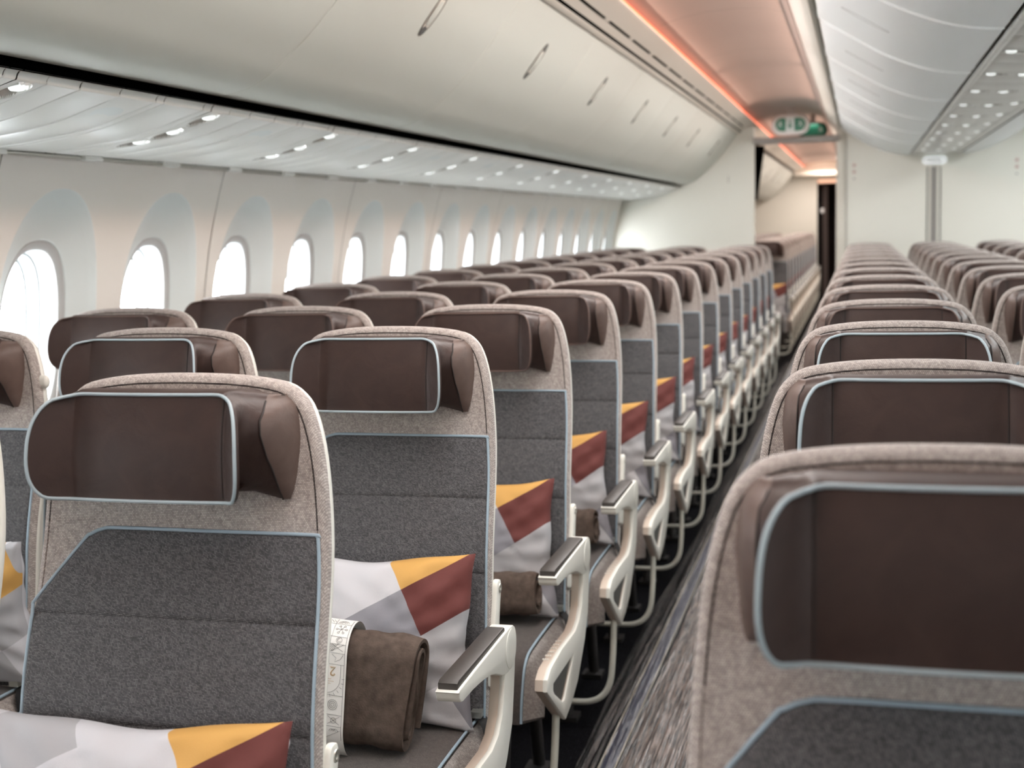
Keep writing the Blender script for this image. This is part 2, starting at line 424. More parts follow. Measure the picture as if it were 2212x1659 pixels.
build_wall('wall_left', KS); build_wall('wall_right', KS, True)
def window_mesh(flip):
    mb = MB(); yk = 0
    prof = [(0.1605, 0.2585, 1.105, 2.5, 0.0545), (0.158, 0.256, 1.105, 2.5, 0.050), (0.150, 0.247, 1.105, 2.5, 0.0535), (0.139, 0.235, 1.105, 2.5, 0.058), (0.1375, 0.2335, 1.105, 2.5, 0.061)]
    A = [ringw(*p, yk) for p in prof]
    mb.grid(A, 0, cv=True)
    prof2 = [(0.1375, 0.2335, 1.105, 2.5, 0.061), (0.136, 0.231, 1.105, 2.5, 0.085), (0.134, 0.228, 1.105, 2.5, 0.112), (0.128, 0.222, 1.105, 2.5, 0.116),
             (0.126, 0.220, 1.105, 2.5, 0.150), (0.118, 0.212, 1.105, 2.5, 0.154)]
    B = MB().grid([ringw(*p, yk) for p in prof2], 0, cv=True)
    G = MB(); g = ringw(0.127, 0.221, 1.105, 2.5, 0.152, yk); G.add(g, [tuple(range(len(g)))])
    for q in (mb, B, G):
        if flip: q.v = [(-x, y, z) for x, y, z in q.v]
    return mb.mesh('window_frame', 'wframe', 50), B.mesh('window_reveal', 'tunnel', 30), G.mesh('pane', 'glass')
for flip in (False, True):
    fr_, rv_, gl_ = window_mesh(flip)
    for n_, k in enumerate(KS):
        o = link('window_%d' % (n_+1+(len(KS) if flip else 0)), fr_, loc=(2*CX if flip else 0, winy(k), 0), **ST)
        link('window_reveal', rv_, o); link('pane', gl_, o)

# --- ceiling, cornices, coves (one profile per aisle, mirrored)
def strip(profile, y0, y1, name, mats, flip=False, ny_=1, label=None, cat=None, kind='structure', smooth=30, mi=None):
    mb = MB(); mb.grid([[((2*CX-x) if flip else x, y0+(y1-y0)*i/ny_, z) for x, z in profile] for i in range(ny_+1)])
    if mi: mb.m = mi
    return link(name, mb.mesh(name, mats, smooth), label=label, cat=cat, kind=kind)
CEILP = [(-0.925, 2.262), (-0.90, 2.275), (-0.80, 2.305), (-0.68, 2.325), (-0.55, 2.332), (-0.42, 2.325), (-0.33, 2.300), (-0.295, 2.262)]
CEIL2 = [(-0.287, 2.252), (-0.284, 2.238), (-0.225, 2.178), (-0.205, 2.166), (-0.190, 2.158), (-0.180, 2.162), (-0.16, 2.20)]
CORN = [(-1.0325, 2.1625), (-1.018, 2.1705), (-1.004, 2.1785), (-0.992, 2.1850), (-0.905, 2.220), (-0.897, 2.226), (-0.900, 2.232), (-0.935, 2.236), (-0.95, 2.262)]
for ya, yb, tag in ((Y_FRONT, YB, ''), (YB+0.06, YE, 'aft_')):
    mats = 'ceil'
    for flip in (False, True):
        sfx = ('right' if flip else 'left')
        strip(CEILP, ya, yb, 'ceiling', 'ceil', flip, 12)
        strip(CORN, ya, yb, 'trim_%d' % (1+2*flip+4*bool(tag)), 'trim', flip, 1)
        strip(CEIL2, ya, yb, 'trim_%d' % (2+2*flip+4*bool(tag)), 'trim', flip, 1)
# ceiling panel joints and roof above
jm = MB()
for k in range(8):
    y = 1.9 + 1.5*k
    if y < YB: jm.grid([[(x, y+q, z-0.0015) for x, z in CEILP[1:-1]] for q in (-0.002, 0.002)])
link('trim_9', jm.mesh('ceiling_joint', 'seam'), **ST)
rf = MB().box((-2.4, Y_FRONT-0.05, 2.42), (3.7, YE+3.6, 2.46)); link('ceiling', rf.mesh('ceiling_skin', 'ceil'), **ST)
# the cove behind the cornice, with its LED strip
cv = MB(); cv.grid([[(x, y, z) for x, z in [(-0.95, 2.262), (-0.95, 2.28), (-0.93, 2.29), (-0.90, 2.2755)]] for y in (Y_FRONT, YB)])
cv.grid([[(x, y, z) for x, z in [(-0.95, 2.262), (-0.95, 2.28), (-0.93, 2.29), (-0.90, 2.2755)]] for y in (YB+.06, YE)])
link('trim_10', cv.mesh('cove', 'trim'), **ST)
for ya, yb, lb in ((Y_FRONT, YB-0.02, 'glowing orange light strip in the cove above the left overhead bins'), (YB+0.06, YE, 'glowing orange light strip beyond the left partition, above the far bins')):
    link('cove_light_strip', MB().box((-0.934, ya, 2.2365), (-0.913, yb, 2.2545)).mesh('cove_light_strip', 'orange'), label=lb, cat='light strip')
# air slots in the left cornice
ag = MB(); y = 4.98-0.6*8
while y < YB-0.5:
    ag.add([(-0.9925, y, 2.1832), (-0.9925, y+.50, 2.1832), (-0.9835, y+.50, 2.1868), (-0.9835, y, 2.1868), (-0.9925, y, 2.19), (-0.9925, y+.50, 2.19), (-0.9835, y+.50, 2.193), (-0.9835, y, 2.193)], [(0, 1, 2, 3), (4, 5, 6, 7), (0, 1, 5, 4), (2, 3, 7, 6), (1, 2, 6, 5), (3, 0, 4, 7)]); y += 0.6
link('air_grille', ag.mesh('air_grille', 'black'), label='row of narrow black air slots in the cornice above the left bins', cat='air vent')
# dark slit and thin trim rail above the left bins
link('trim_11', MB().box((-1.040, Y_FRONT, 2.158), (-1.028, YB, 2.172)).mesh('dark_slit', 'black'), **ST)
RAILP = [(-1.064, 2.141), (-1.057, 2.141), (-1.037, 2.156), (-1.040, 2.160), (-1.060, 2.150)]
link('trim_12', MB().loft([[(x, y, z) for x, z in RAILP] for y in (Y_FRONT, YB)], 0, True, True).mesh('top_trim', 'trim'), **ST)

# --- partitions at the end of the cabin
left_part = [(-2.35, 0), (-0.915, 0), (-0.915, 2.20), (-1.0, 2.24), (-1.2, 2.30), (-2.35, 2.30)]
def wall_y(poly, y0, y1, name, mat='part', bev=0.006):
    bm = prism_bm([(p[0], p[1]) for p in poly], y0, y1, bev)
    for v in bm.verts: v.co = Vector((v.co.y, v.co.x, v.co.z))
    return link(name, mesh(name, bm, mat), **ST)
wall_y(left_part, YB, YB+0.06, 'wall_back_left')
wall_y([(-0.180, 0), (3.6, 0), (3.6, 2.33), (-0.180, 2.33)], YB, YB+0.06, 'wall_back_center')
wall_y([(-2.4, 0), (3.6, 0), (3.6, 2.45), (-2.4, 2.45)], Y_FRONT-0.06, Y_FRONT, 'wall_front')
wall_y([(-2.4, 0), (-0.70, 0), (-0.70, 2.04), (-0.2, 2.04), (-0.2, 2.45), (-2.4, 2.45)], YE, YE+0.06, 'wall_far')
# rounded cream edge post of the centre partition, wall-side joint of the left one
pm = smooth_poly([(-0.205, YB-0.012), (-0.17, YB-0.02), (-0.135, YB-0.012), (-0.13, YB+0.03), (-0.17, YB+0.07), (-0.205, YB+0.06)], 3, True)
link('trim_13', MB().loft([[(x, y, z) for x, y in pm] for z in (0, 2.25)], 0, True, True).mesh('edge_post', 'trim'), **ST)
link('trim_14', MB().box((-0.125, YB-0.008, 0), (-0.118, YB-0.0005, 2.1)).mesh('edge_groove', 'rail'), **ST)
# centre joint post
cp = MB(); cp.box((0.585, YB-0.012, 0), (0.635, YB-0.0005, 1.80)); cp.box((0.604, YB-0.016, 0), (0.616, YB-0.0005, 1.80), 1)
cp.box((0.552, YB-0.006, 0), (0.560, YB-0.0005, 1.80), 1); cp.box((0.660, YB-0.006, 0), (0.668, YB-0.0005, 1.80), 1)
link('trim_15', cp.mesh('joint_post', ['rail', 'grey']), **ST)
# header beam across the aisle opening
hb = smooth_poly([(YB-0.05, 2.055), (YB-0.06, 2.085), (YB-0.04, 2.10), (YB+0.06, 2.10), (YB+0.10, 2.07), (YB+0.06, 2.045)], 3, True)
link('trim_16', MB().loft([[(x, y, z) for y, z in hb] for x in (-0.92, -0.18)], 0, True, True).mesh('header_beam', 'rail'), **ST)
# far end: dark doorway with header light and curtain
link('wall_galley', MB().box((-0.72, YE+2.4, 0), (0.4, YE+2.45, 2.4)).mesh('wall_galley', 'curtain'), **ST)
link('wall_galley_side', MB().box((-0.74, YE+0.06, 0), (-0.70, YE+2.4, 2.4)).mesh('wall_galley_side', 'curtain'), **ST)
M['peach'] = emit('peach_light', (255, 206, 176), 0.55)
link('door_header_light', MB().box((-0.69, YE-0.05, 1.975), (-0.22, YE-0.005, 2.03)).mesh('door_header_light', 'peach'), label='peach lit bar over the far dark doorway', cat='light')
link('trim_17', MB().box((-1.06, YE-0.4, 2.10), (-0.2, YE-0.001, 2.16)).mesh('end_soffit', 'trim'), **ST)
cu = []
for i in range(33):
    t = i/32; x = -0.62+0.085*t; cu.append([(x+0.004*math.sin(z*3), YE+0.25+0.018*math.sin(t*26), z) for z in (0.02, 0.5, 1.0, 1.35, 1.7, 1.95)])
link('galley_curtain', MB().grid(cu).mesh('galley_curtain', 'greyc', 70), label='bunched grey curtain hanging in the far dark doorway', cat='curtain')
bm = bmesh.new(); bmesh.ops.create_uvsphere(bm, u_segments=20, v_segments=12, radius=0.045)
for v in bm.verts: v.co = Vector((v.co.x*0.75-0.625, v.co.y*0.4+YE+0.20, v.co.z+1.52))
link('galley_lamp', mesh('galley_lamp', bm, 'white'), label='small round white lamp in the far dark doorway', cat='lamp')

# ------------------------------------------------------------------ overhead bins
ORD = ['first', 'second', 'third', 'fourth', 'fifth', 'sixth', 'seventh', 'eighth', 'ninth', 'tenth', 'eleventh', 'twelfth', 'thirteenth', 'fourteenth', 'fifteenth', 'sixteenth']
LB = [(-1.565, 1.716), (-1.545, 1.712), (-1.50, 1.721), (-1.46, 1.734), (-1.41, 1.763), (-1.37, 1.795), (-1.31, 1.845), (-1.25, 1.905), (-1.185, 1.98), (-1.13, 2.055), (-1.085, 2.115), (-1.066, 2.139)]
LBS = [tuple(p) for p in smooth_poly(LB, 3)]
def bin_door(prof, y0, y1, back):
    """rounded-edged door skin along Y with returns at both ends"""
    mb = MB(); rings = []
    for y, d in ((y0, 0.006), (y0+0.0008, 0.0018), (y0+0.003, 0.0003), (y0+0.008, 0), (y1-0.008, 0), (y1-0.003, 0.0003), (y1-0.0008, 0.0018), (y1, 0.006)):
        r = []
        for i, (x, z) in enumerate(prof):
            a = prof[max(i-1, 0)]; b = prof[min(i+1, len(prof)-1)]; tx, tz = b[0]-a[0], b[1]-a[1]; l = math.hypot(tx, tz)
            nx, nz = back*tz/l, -back*tx/l           # outward normal
            r.append((x-nx*d, y, z-nz*d))
        rings.append(r)
    mb.grid(rings); return mb
def surf(prof, s):
    """point and outward tangent/normal at arc fraction s of a profile"""
    L_ = [0]
    for a, b in zip(prof, prof[1:]): L_.append(L_[-1]+math.dist(a, b))
    t = s*L_[-1]
    for i in range(len(prof)-1):
        if L_[i+1] >= t:
            q = (t-L_[i])/(L_[i+1]-L_[i]); a, b = prof[i], prof[i+1]
            d = ((b[0]-a[0])/(L_[i+1]-L_[i]), (b[1]-a[1])/(L_[i+1]-L_[i])); return (a[0]+(b[0]-a[0])*q, a[1]+(b[1]-a[1])*q), d
    return prof[-1], d
def oval_on(prof, s0, s1, yc, hy, lift, back, mi=0, mb=None, n=28, dome=0.0, rnd=2.2, s_sub=None):
    mb = mb or MB(); rings = []
    for f in (1.0, 0.55, 0.02):
        r = []
        for k in range(n):
            a = 2*PI*k/n; c, sn = math.cos(a), math.sin(a); q = (abs(c)**rnd+abs(sn)**rnd)**(-1/rnd)*f
            s = (s0+s1)/2+(s1-s0)/2*c*q
            (x, z), (tx, tz) = surf(prof, s); nx, nz = back*tz, -back*tx; h = lift+dome*(1-f*f)
            r.append((x+nx*h, yc+hy*sn*q, z+nz*h))
        rings.append(r)
    mb.grid(rings, mi, cv=True); return mb
def overhead_bin(y0, y1, prof, label, group, mat, back, s0, s1, detail=True, flipx=False):
    h = (y1-y0)/2
    if label is None:               # plain run outside the photo: part of the setting
        q = bin_door(prof, -h+0.0015, h-0.0015, back)
        if flipx: q.v = [(2*CX-x, y, z) for x, y, z in q.v]
        return link(group, q.mesh(group, mat, 40), loc=(0, (y0+y1)/2, 0), **ST)
    o = link('overhead_bin', None, loc=(0, (y0+y1)/2, 0), label=label, cat='overhead bin', group=group)
    def fx(mb):
        if flipx: mb.v = [(2*CX-x, y, z) for x, y, z in mb.v]
        return mb
    link('bin_door', fx(bin_door(prof, -h+0.0015, h-0.0015, back)).mesh('bin_door', mat, 40), o)
    for y in (-h+0.012, h-0.012):
        e = MB(); e.add([(x, y, z) for x, z in prof]+[(prof[-1][0]-back*0.02, y, prof[-1][1]+.02), (prof[0][0], y, prof[0][1]+.1)], [tuple(range(len(prof)+2))])
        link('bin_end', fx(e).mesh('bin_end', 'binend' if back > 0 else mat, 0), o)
    if detail:
        la = link('latch', fx(oval_on(prof, s0, s1, 0, 0.030, 0.0008, back, dome=0.0)).mesh('latch_recess', 'trim', 50), o)
        r_ = MB(); n = 40; pth = []
        for k in range(n):
            a = 2*PI*k/n; s = (s0+s1)/2+(s1-s0)/2*math.cos(a); (x, z), (tx, tz) = surf(prof, s); pth.append((x+back*tz*0.001, 0.030*math.sin(a), z-back*tx*0.001))
        link('latch_rim', fx(r_.tube(pth, 0.0016, 6, True)).mesh('latch_rim', 'seam', 50), la)
        d = (s1-s0)
        for sa, sb in ((s1-0.22*d, s1-0.02*d), (s0+0.02*d, s0+0.2*d)):
            link('latch_slot', fx(oval_on(prof, sa, sb, 0, 0.020, 0.0022, back)).mesh('latch_slot', 'grey', 50), la)
        q = oval_on(prof, s0+0.22*d, s1-0.25*d, 0, 0.022, 0.003, back, dome=0.004)
        link('latch_handle', fx(q).mesh('latch_handle', 'bin', 50), la)
LSE = [0.66, 1.93, 3.185, 4.465, 5.715, 6.965, 8.22, 9.47, 10.72, 12.395]
for i, (a, b) in enumerate(zip(LSE, LSE[1:])):
    j = i
    lb = ('nearest cream overhead bin over the left windows, cut by the photo edge' if j == 0 else 'second cream overhead bin along the left side, at the upper left corner' if j == 1 else
          'last cream overhead bin of the left side, against the left partition' if j == 8 else '%s cream overhead bin from the camera along the left side' % ORD[j])
    overhead_bin(a, b, LBS, lb, 'overhead bins over the left windows', 'bin', 1, 0.60, 0.83)
overhead_bin(-7.5, 0.655, LBS, None, 'trim_25', 'bin', 1, 0.6, 0.83, False)
for i in range(6):
    a = 15.0+1.4*i
    overhead_bin(a, a+1.4, LBS, '%s cream overhead bin beyond the left partition' % ORD[i], 'overhead bins beyond the left partition', 'bin', 1, 0.6, 0.83)
# right-hand window bins stay out of the photo: one plain run
overhead_bin(-7.5, 12.39, LBS, None, 'trim_26', 'bin', 1, 0.6, 0.83, False, True)
# centre bins: left faces and right faces (mirrored)
CB = [(-0.166, 2.185), (-0.163, 2.160), (-0.147, 2.142), (-0.071, 2.094), (0.046, 2.023), (0.10, 1.994), (0.163, 1.966), (0.22, 1.945), (0.279, 1.929), (0.345, 1.918), (0.405, 1.914)]
CBS = [tuple(p) for p in smooth_poly(CB, 3)]
CSE = [-7.5, 0.52, 1.78, 3.04, 4.30, 5.56, 6.82, 8.08, 9.34, 10.60, 12.395]
for i, (a, b) in enumerate(zip(CSE, CSE[1:])):
    j = i-2
    lb = ('%s pale centre overhead bin facing the left aisle, counted from the top edge' % ORD[j]) if j >= 0 else ('pale centre overhead bin facing the left aisle, above and behind the camera' if i == 0 else 'pale centre overhead bin facing the left aisle, straight above the camera')
    if i == len(CSE)-2: lb = 'last pale centre overhead bin facing the left aisle, against the centre partition'
    if i < 2: overhead_bin(a, b, CBS, None, 'trim_%d' % (28+i), 'cbin', -1, 0.22, 0.50)
    else: overhead_bin(a, b, CBS, lb, 'centre overhead bins', 'cbin', -1, 0.22, 0.50)
overhead_bin(-7.5, 12.39, CBS, None, 'trim_27', 'cbin', -1, 0.2, 0.5, False, True)

# ------------------------------------------------------------------ passenger service units
PS = [(-1.562, 1.6935), (-1.572, 1.692), (-1.579, 1.684), (-1.582, 1.676), (-1.590, 1.6735), (-1.612, 1.6665), (-1.66, 1.652), (-1.726, 1.631), (-1.807, 1.613), (-1.888, 1.602), (-1.945, 1.595), (-2.03, 1.588)]
PSS = [tuple(p) for p in smooth_poly(PS, 3)]
def slab(prof, y0, y1, mb, mi=0):
    rings = []
    for y, d in ((y0, 0.006), (y0+0.002, 0.0008), (y0+0.006, 0), (y1-0.006, 0), (y1-0.002, 0.0008), (y1, 0.006)):
        r = []
        for i, (x, z) in enumerate(prof):
            r.append((x, y, z+d*min(1, i/12)))
        rings.append(r)
    mb.grid(rings, mi); return mb
def dimple_plate(prof, y0, y1, cups, mb, depth=0.020, nx=150, ny_=56):
    """panel plate with oval reading-light cups pressed up into it: cups = [(s centre, half s, y centre, half y)]"""
    P_ = []; inside = []
    for i in range(nx+1):
        sfr = i/nx; (x, z), _ = surf(prof, sfr); r = []
        for j in range(ny_+1):
            y = y0+(y1-y0)*j/ny_; dz = 0.0
            if j in (0, ny_): dz = 0.004*min(1, i/60)
            for sc, hs, yc, hy in cups:
                q = ((sfr-sc)/hs)**2+((y-yc)/hy)**2
                if q < 1: dz = max(dz, depth*(1-q)**0.6)
                elif q < 1.25: dz = min(dz, -0.0022*math.sin(PI*(q-1)/.25))
            r.append((x, y, z+dz))
        P_.append(r)
    mb.grid(P_)
    def inn(i, j):
        y = y0+(y1-y0)*j/ny_; return any(((i/nx-sc)/hs)**2+((y-yc)/hy)**2 < 0.96 for sc, hs, yc, hy in cups)
    mb.m[-nx*ny_:] = [1 if inn(i+.5, j+.5) else 0 for i in range(nx) for j in range(ny_)]
    return mb
def bulb(prof, sc, hs, yc, mbl):
    (x, z), _ = surf(prof, sc-hs*0.35)
    mbl.grid([[(x+0.019*math.cos(2*PI*k/12)*f, yc+0.014*math.sin(2*PI*k/12)*f, z+0.008-q) for k in range(12)] for f, q in ((1, 0), (0.93, 0.009), (0.7, 0.0125), (0.02, 0.014))], 0, cv=True)
CUPS = (0.165, 0.385, 0.59)
def psu(y0, L_, label, det=True):
    o = link('service_panel', None, loc=(0, y0, 0), label=label, cat='service panel', group='service panels over the left seats')
    cuts = [0, .159, .319, .357, .555, .599, .70, L_]
    for i, (a, b) in enumerate(zip(cuts, cuts[1:])):
        if i == 5 and det: link('panel_plate', dimple_plate(PSS, a+.0016, b-.0016, [(c_, .092, .650, .034) for c_ in CUPS], MB()).mesh('panel_plate', ['psu', 'bowl'], 70), o)
        else: link('panel_plate', slab(PSS, a+0.0016, b-0.0016, MB()).mesh('panel_plate', 'psu', 30), o)
    link('backing', MB().grid([[(x, y, z+0.024) for x, z in PSS[13:]] for y in (0, L_)]).mesh('backing', 'seam', 30), o)
    if not det: return
    # flush oval speaker cover
    q = oval_on(PSS, 0.16, 0.62, .24, 0.072, 0.0012, 1, n=36, rnd=2.6); q.v = [(x, y, z-0.0012) for x, y, z in q.v]
    link('speaker_cover', q.mesh('speaker_cover', 'scoop', 50), o)
    for sc in CUPS:
        l = MB(); bulb(PSS, sc, 0.092, .650, l); link('reading_light', l.mesh('reading_light', 'lampon', 60), o)
    kb = MB()
    for sy in (0.625, 0.640):
        (x, z), _ = surf(PSS, 0.075); kb.grid([[(x+0.006*math.cos(2*PI*k/10)*f, sy+0.006*math.sin(2*PI*k/10)*f, z-q) for k in range(10)] for f, q in ((1, 0), (.8, .004), (.02, .006))], 0, cv=True)
    link('call_button', kb.mesh('call_button', 'lens', 60), o)
y = 2.594-0.822; i = 0
link('trim_30', slab(PSS, y-4*0.822, y-0.002, MB()).mesh('panel_run', 'psu', 30), **ST)
while y < YB-0.3:
    psu(y, min(0.822, YB-y), '%s white service panel with three oval reading lights, over the left windows' % ORD[i] if i else 'nearest white service panel with oval reading lights, at the left photo edge', YB-y > 0.8); y += 0.822; i += 1
# chrome edging where panel meets sidewall
ed = MB(); ed.tube([(-2.035, Y_FRONT, 1.583), (-2.035, YB, 1.583)], 0.006, 10)
link('trim_18', ed.mesh('edge_trim', 'metal'), **ST)
e2 = MB()
for k in range(24):
    y = 2.0+0.44*k
    if y < YB-.2: e2.box((-2.048, y, 1.5765), (-2.02, y+0.09, 1.5905))
link('trim_19', e2.mesh('edge_clips', 'psu'), **ST)
# wall-to-panel closing strip and dark recess behind the bins
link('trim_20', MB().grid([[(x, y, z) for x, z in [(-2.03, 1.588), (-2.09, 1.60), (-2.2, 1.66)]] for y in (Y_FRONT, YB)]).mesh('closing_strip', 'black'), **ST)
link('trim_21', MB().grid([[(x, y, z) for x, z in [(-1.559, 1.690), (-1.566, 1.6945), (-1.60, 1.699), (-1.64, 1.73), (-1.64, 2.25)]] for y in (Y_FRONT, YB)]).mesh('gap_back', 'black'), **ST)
# centre service panels under the centre bins
CP = [(0.420, 1.930), (0.421, 1.914), (0.427, 1.908), (0.436, 1.906), (0.445, 1.909), (0.450, 1.916), (0.456, 1.918), (0.52, 1.911), (0.60, 1.907), (0.64, 1.907), (0.72, 1.911), (0.78, 1.918), (0.784, 1.918), (0.790, 1.916), (0.795, 1.909), (0.804, 1.906), (0.813, 1.908), (0.819, 1.914), (0.820, 1.930)]
CPS = [tuple(p) for p in smooth_poly(CP, 2)]
def cpsu(y0, L_, label):
    o = link('centre_service_panel', None, loc=(0, y0, 0), label=label, cat='service panel', group='service panels over the centre seats')
    for a, b in ((0, .30), (.30, .48), (.48, L_)):
        if a == .30 and L_ > .5: link('panel_plate', dimple_plate(CPS, a+.0016, b-.0016, [(c_, .105, .39, .050) for c_ in (.24, .5, .76)], MB()).mesh('panel_plate', ['psu', 'bowl'], 70), o)
        elif b > a: link('panel_plate', slab(CPS, a+0.0016, b-0.0016, MB()).mesh('panel_plate', 'psu', 30), o)
    link('backing', MB().grid([[(x, y, z+0.026) for x, z in CPS] for y in (0, L_)]).mesh('backing', 'seam', 30), o)
    if L_ > .5:
        for sc in (.24, .5, .76):
            l = MB(); bulb(CPS, sc, 0.105, .39, l); link('reading_light', l.mesh('reading_light', 'lampon', 60), o)
y = 0.85; i = 0
while y < YB-0.2:
    cpsu(y, min(0.74, YB-0.01-y), ('%s white service panel from the camera under the centre bins' % ORD[i])); y += 0.74; i += 1
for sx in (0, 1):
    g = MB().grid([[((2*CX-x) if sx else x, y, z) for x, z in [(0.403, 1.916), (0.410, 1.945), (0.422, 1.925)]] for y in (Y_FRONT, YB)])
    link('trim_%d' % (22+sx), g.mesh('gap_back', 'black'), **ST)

# ------------------------------------------------------------------ signs, placards, fittings
def stadium(hx, hz, n=14, cx=0, cz=0):
    r = hz; p = []
    for k in range(n+1): a = -PI/2+PI*k/n; p.append((cx+hx-r+r*math.cos(a), cz+r*math.sin(a)))
    for k in range(n+1): a = PI/2+PI*k/n; p.append((cx-hx+r+r*math.cos(a), cz+r*math.sin(a)))
    return p
def flat(poly, y, mb, mi=0): mb.add([(x, y, z) for x, z in poly], [tuple(range(len(poly)))], mi); return mb
def runner(cx, cz, s, y, mb, mi=0, f=1):
    T = lambda pts: [(cx+f*s*x, cz+s*z) for x, z in pts]
    for k in ([(.02, .30), (.12, .30), (.12, .40), (.02, .40)], [(-.10, .26), (.08, .28), (.02, 0), (-.12, 0)], [(-.12, .04), (.04, .04), (.20, -.10), (.14, -.16)], [(.14, -.10), (.20, -.10), (.18, -.32), (.11, -.32)],
              [(-.12, .05), (-.02, 0), (-.18, -.30), (-.28, -.28)], [(.04, .24), (.06, .17), (.26, .12), (.26, .18)], [(-.08, .25), (-.11, .17), (-.26, .06), (-.28, .12)]):
        flat(T(k), y, mb, mi)
def exit_sign(loc, s, label):
    o = link('exit_sign', None, loc=loc, label=label, cat='exit sign')
    p = stadium(0.162*s, 0.086*s); bm = prism_bm(p, -0.03*s, 0.03*s, 0.012*s, None, 3)
    for v in bm.verts: v.co = Vector((v.co.y, v.co.x, v.co.z))
    link('sign_case', mesh('sign_case', bm, 'casew' if s == 1 else 'dgreen'), o)
    f = MB(); flat(stadium(0.126*s, 0.056*s), -0.0307*s, f, 0); flat([(-0.040*s, -0.056*s), (0.034*s, -0.056*s), (0.034*s, 0.056*s), (-0.040*s, 0.056*s)], -0.0312*s, f, 1)
    fo = link('sign_face', f.mesh('sign_face', ['green', 'signw' if s == 1 else 'green'], 0), o)
    g = MB(); runner(-0.085*s, 0.0, 0.082*s, -0.0317*s, g, 0); runner(0.082*s, 0.0, 0.082*s, -0.0317*s, g, 0, -1)
    link('running_figure', g.mesh('running_figure', 'signw' if s == 1 else 'casew', 0), fo)
    a = MB(); flat([(-0.010*s, 0.036*s), (0.002*s, 0.036*s), (0.002*s, -0.006*s), (0.020*s, -0.006*s), (-0.004*s, -0.036*s), (-0.028*s, -0.006*s), (-0.010*s, -0.006*s)], -0.0317*s, a, 0)
    link('arrow', a.mesh('arrow', 'green', 0), fo)
    st = MB().box((-0.03*s, -0.012, 0.08*s), (0.03*s, 0.012, 2.33-loc[2])); link('sign_stem', st.mesh('sign_stem', 'rail'), o)
exit_sign((-0.584, 12.08, 2.184), 1.0, 'green and white exit sign with running figures hanging over the left aisle')
exit_sign((-0.425, 12.95, 2.184), 0.82, 'smaller dark green exit sign partly hidden behind the front exit sign')
def placard(x, zs, label, y=YB):
    q = MB()
    for n_, z in enumerate(zs):
        c = 0.014; ring_ = [[(x+c*f*math.cos(2*PI*k/20), y-0.0012, z+c*f*math.sin(2*PI*k/20)) for k in range(20)] for f in (1, .74)]
        if n_ < 2: q.grid(ring_, 0, cv=True); q.add([(x-.010, y-.0014, z-.006), (x-.006, y-.0014, z-.010), (x+.010, y-.0014, z+.006), (x+.006, y-.0014, z+.010)], [(0, 1, 2, 3)], 0)
        q.box((x-.008, y-.0013, z-.004), (x+.008, y-.0004, z+.004), 1)
    link('placard', q.mesh('placard', ['red', 'grey'], 0), label=label, cat='placard')
placard(-0.056, (1.835, 1.778, 1.718), 'faded red pictogram stickers on the centre partition, next to the aisle')
placard(1.281, (1.835, 1.778, 1.718), 'faded red pictogram stickers on the centre partition, at the right photo edge')
q = MB()
for z in (1.725, 1.745, 1.765): q.box((-1.150, YB-.0014, z-.006), (-1.138, YB-.0004, z+.006))
link('placard', q.mesh('placard', 'rail', 0), label='small grey marking on the left partition below the last bin', cat='placard')
o = link('ceiling_box', None, loc=(0.611, YB-0.05, 1.855), label='white glossy box at the top of the centre partition joint', cat='light box')
bm = prism_bm(stadium(0.100, 0.034), -0.045, 0.045, 0.01, None, 3)
for v in bm.verts: v.co = Vector((v.co.y, v.co.x, v.co.z))
link('box_case', mesh('box_case', bm, 'lampw'), o)
q = MB()
for cx in (-0.045, -0.005, 0.035):
    q.grid([[(cx+0.014*f*math.cos(2*PI*k/16), -0.0455-h, 0.014*f*math.sin(2*PI*k/16)) for k in range(16)] for f, h in ((1, 0), (.8, .006), (.02, .009))], 0, cv=True)
link('box_lens', q.mesh('box_lens', 'lens', 60), o)

# upper hull behind the bins, closing the cabin
for n_, x in (('wall_hull_left', -2.36), ('wall_hull_right', 2*CX+2.36)):
    link(n_, MB().box((x-0.03, Y_FRONT, 1.55), (x, YB, 2.46)).mesh(n_, 'ceil'), **ST)
for n_, x in (('wall_aft_left', -2.30), ('wall_aft_right', 0.45)):
    link(n_, MB().box((x-0.03, YB+.06, 0), (x, YE+2.4, 2.46)).mesh(n_, 'wall'), **ST)

# ------------------------------------------------------------------ seats
ZP = 0.963                      # height of the top edge of the charcoal panel; the seat's own y = 0 there
def lum(z): return 0.036*(1-sm(0.70, 0.97, z))
def B(x, z, d=0.0):             # back surface: leaning 8 degrees with a lumbar bulge
    return (x, (z-ZP)*0.14 - d - lum(z), z)

half = [(.222, .40), (.223, .55), (.2230, .70), (.2210, .84), (.2180, .94), (.2125, 1.02), (.2035, 1.08), (.190, 1.125), (.173, 1.150), (.148, 1.165), (.10, 1.173), (.05, 1.1762)]
OUT = smooth_poly(half + [(0, 1.177)] + [(-x, z) for x, z in reversed(half)], 3)
ZC_ = [.46, .52, .58, .64, .70, .74, .78, .82, .86, .90, .94, .98, 1.04, 1.10]
SHELLO = [(x*1.006, min(z, 1.168) if z > 1.16 else z) for x, z in OUT]
me_back = plate(OUT, [(0.004, 0.034), (0.0, 0.024), (0.0, 0.012), (0.002, 0.005), (0.007, 0.0005), (0.0105, 0.0), (0.0115, 0.0025), (0.0125, 0.0), (0.03, -0.001)], ZC_, lambda x, z, d: B(x, z, -d), ['brown'], 'backrest', 50)
me_shell = plate(SHELLO, [(0.003, 0.020), (0.001, 0.022), (0.001, 0.030), (0.006, 0.044), (0.03, 0.060), (0.06, 0.068)], ZC_, lambda x, z, d: B(x, z, -d), ['cream'], 'back_shell', 50)
sp = [p for p in inset(OUT, 0.0118) if p[1] > 0.96]
me_seam = MB().tube([B(x, z, -0.0006) for x, z in sp], 0.0012, 6).mesh('edge_stitching', 'seamb')
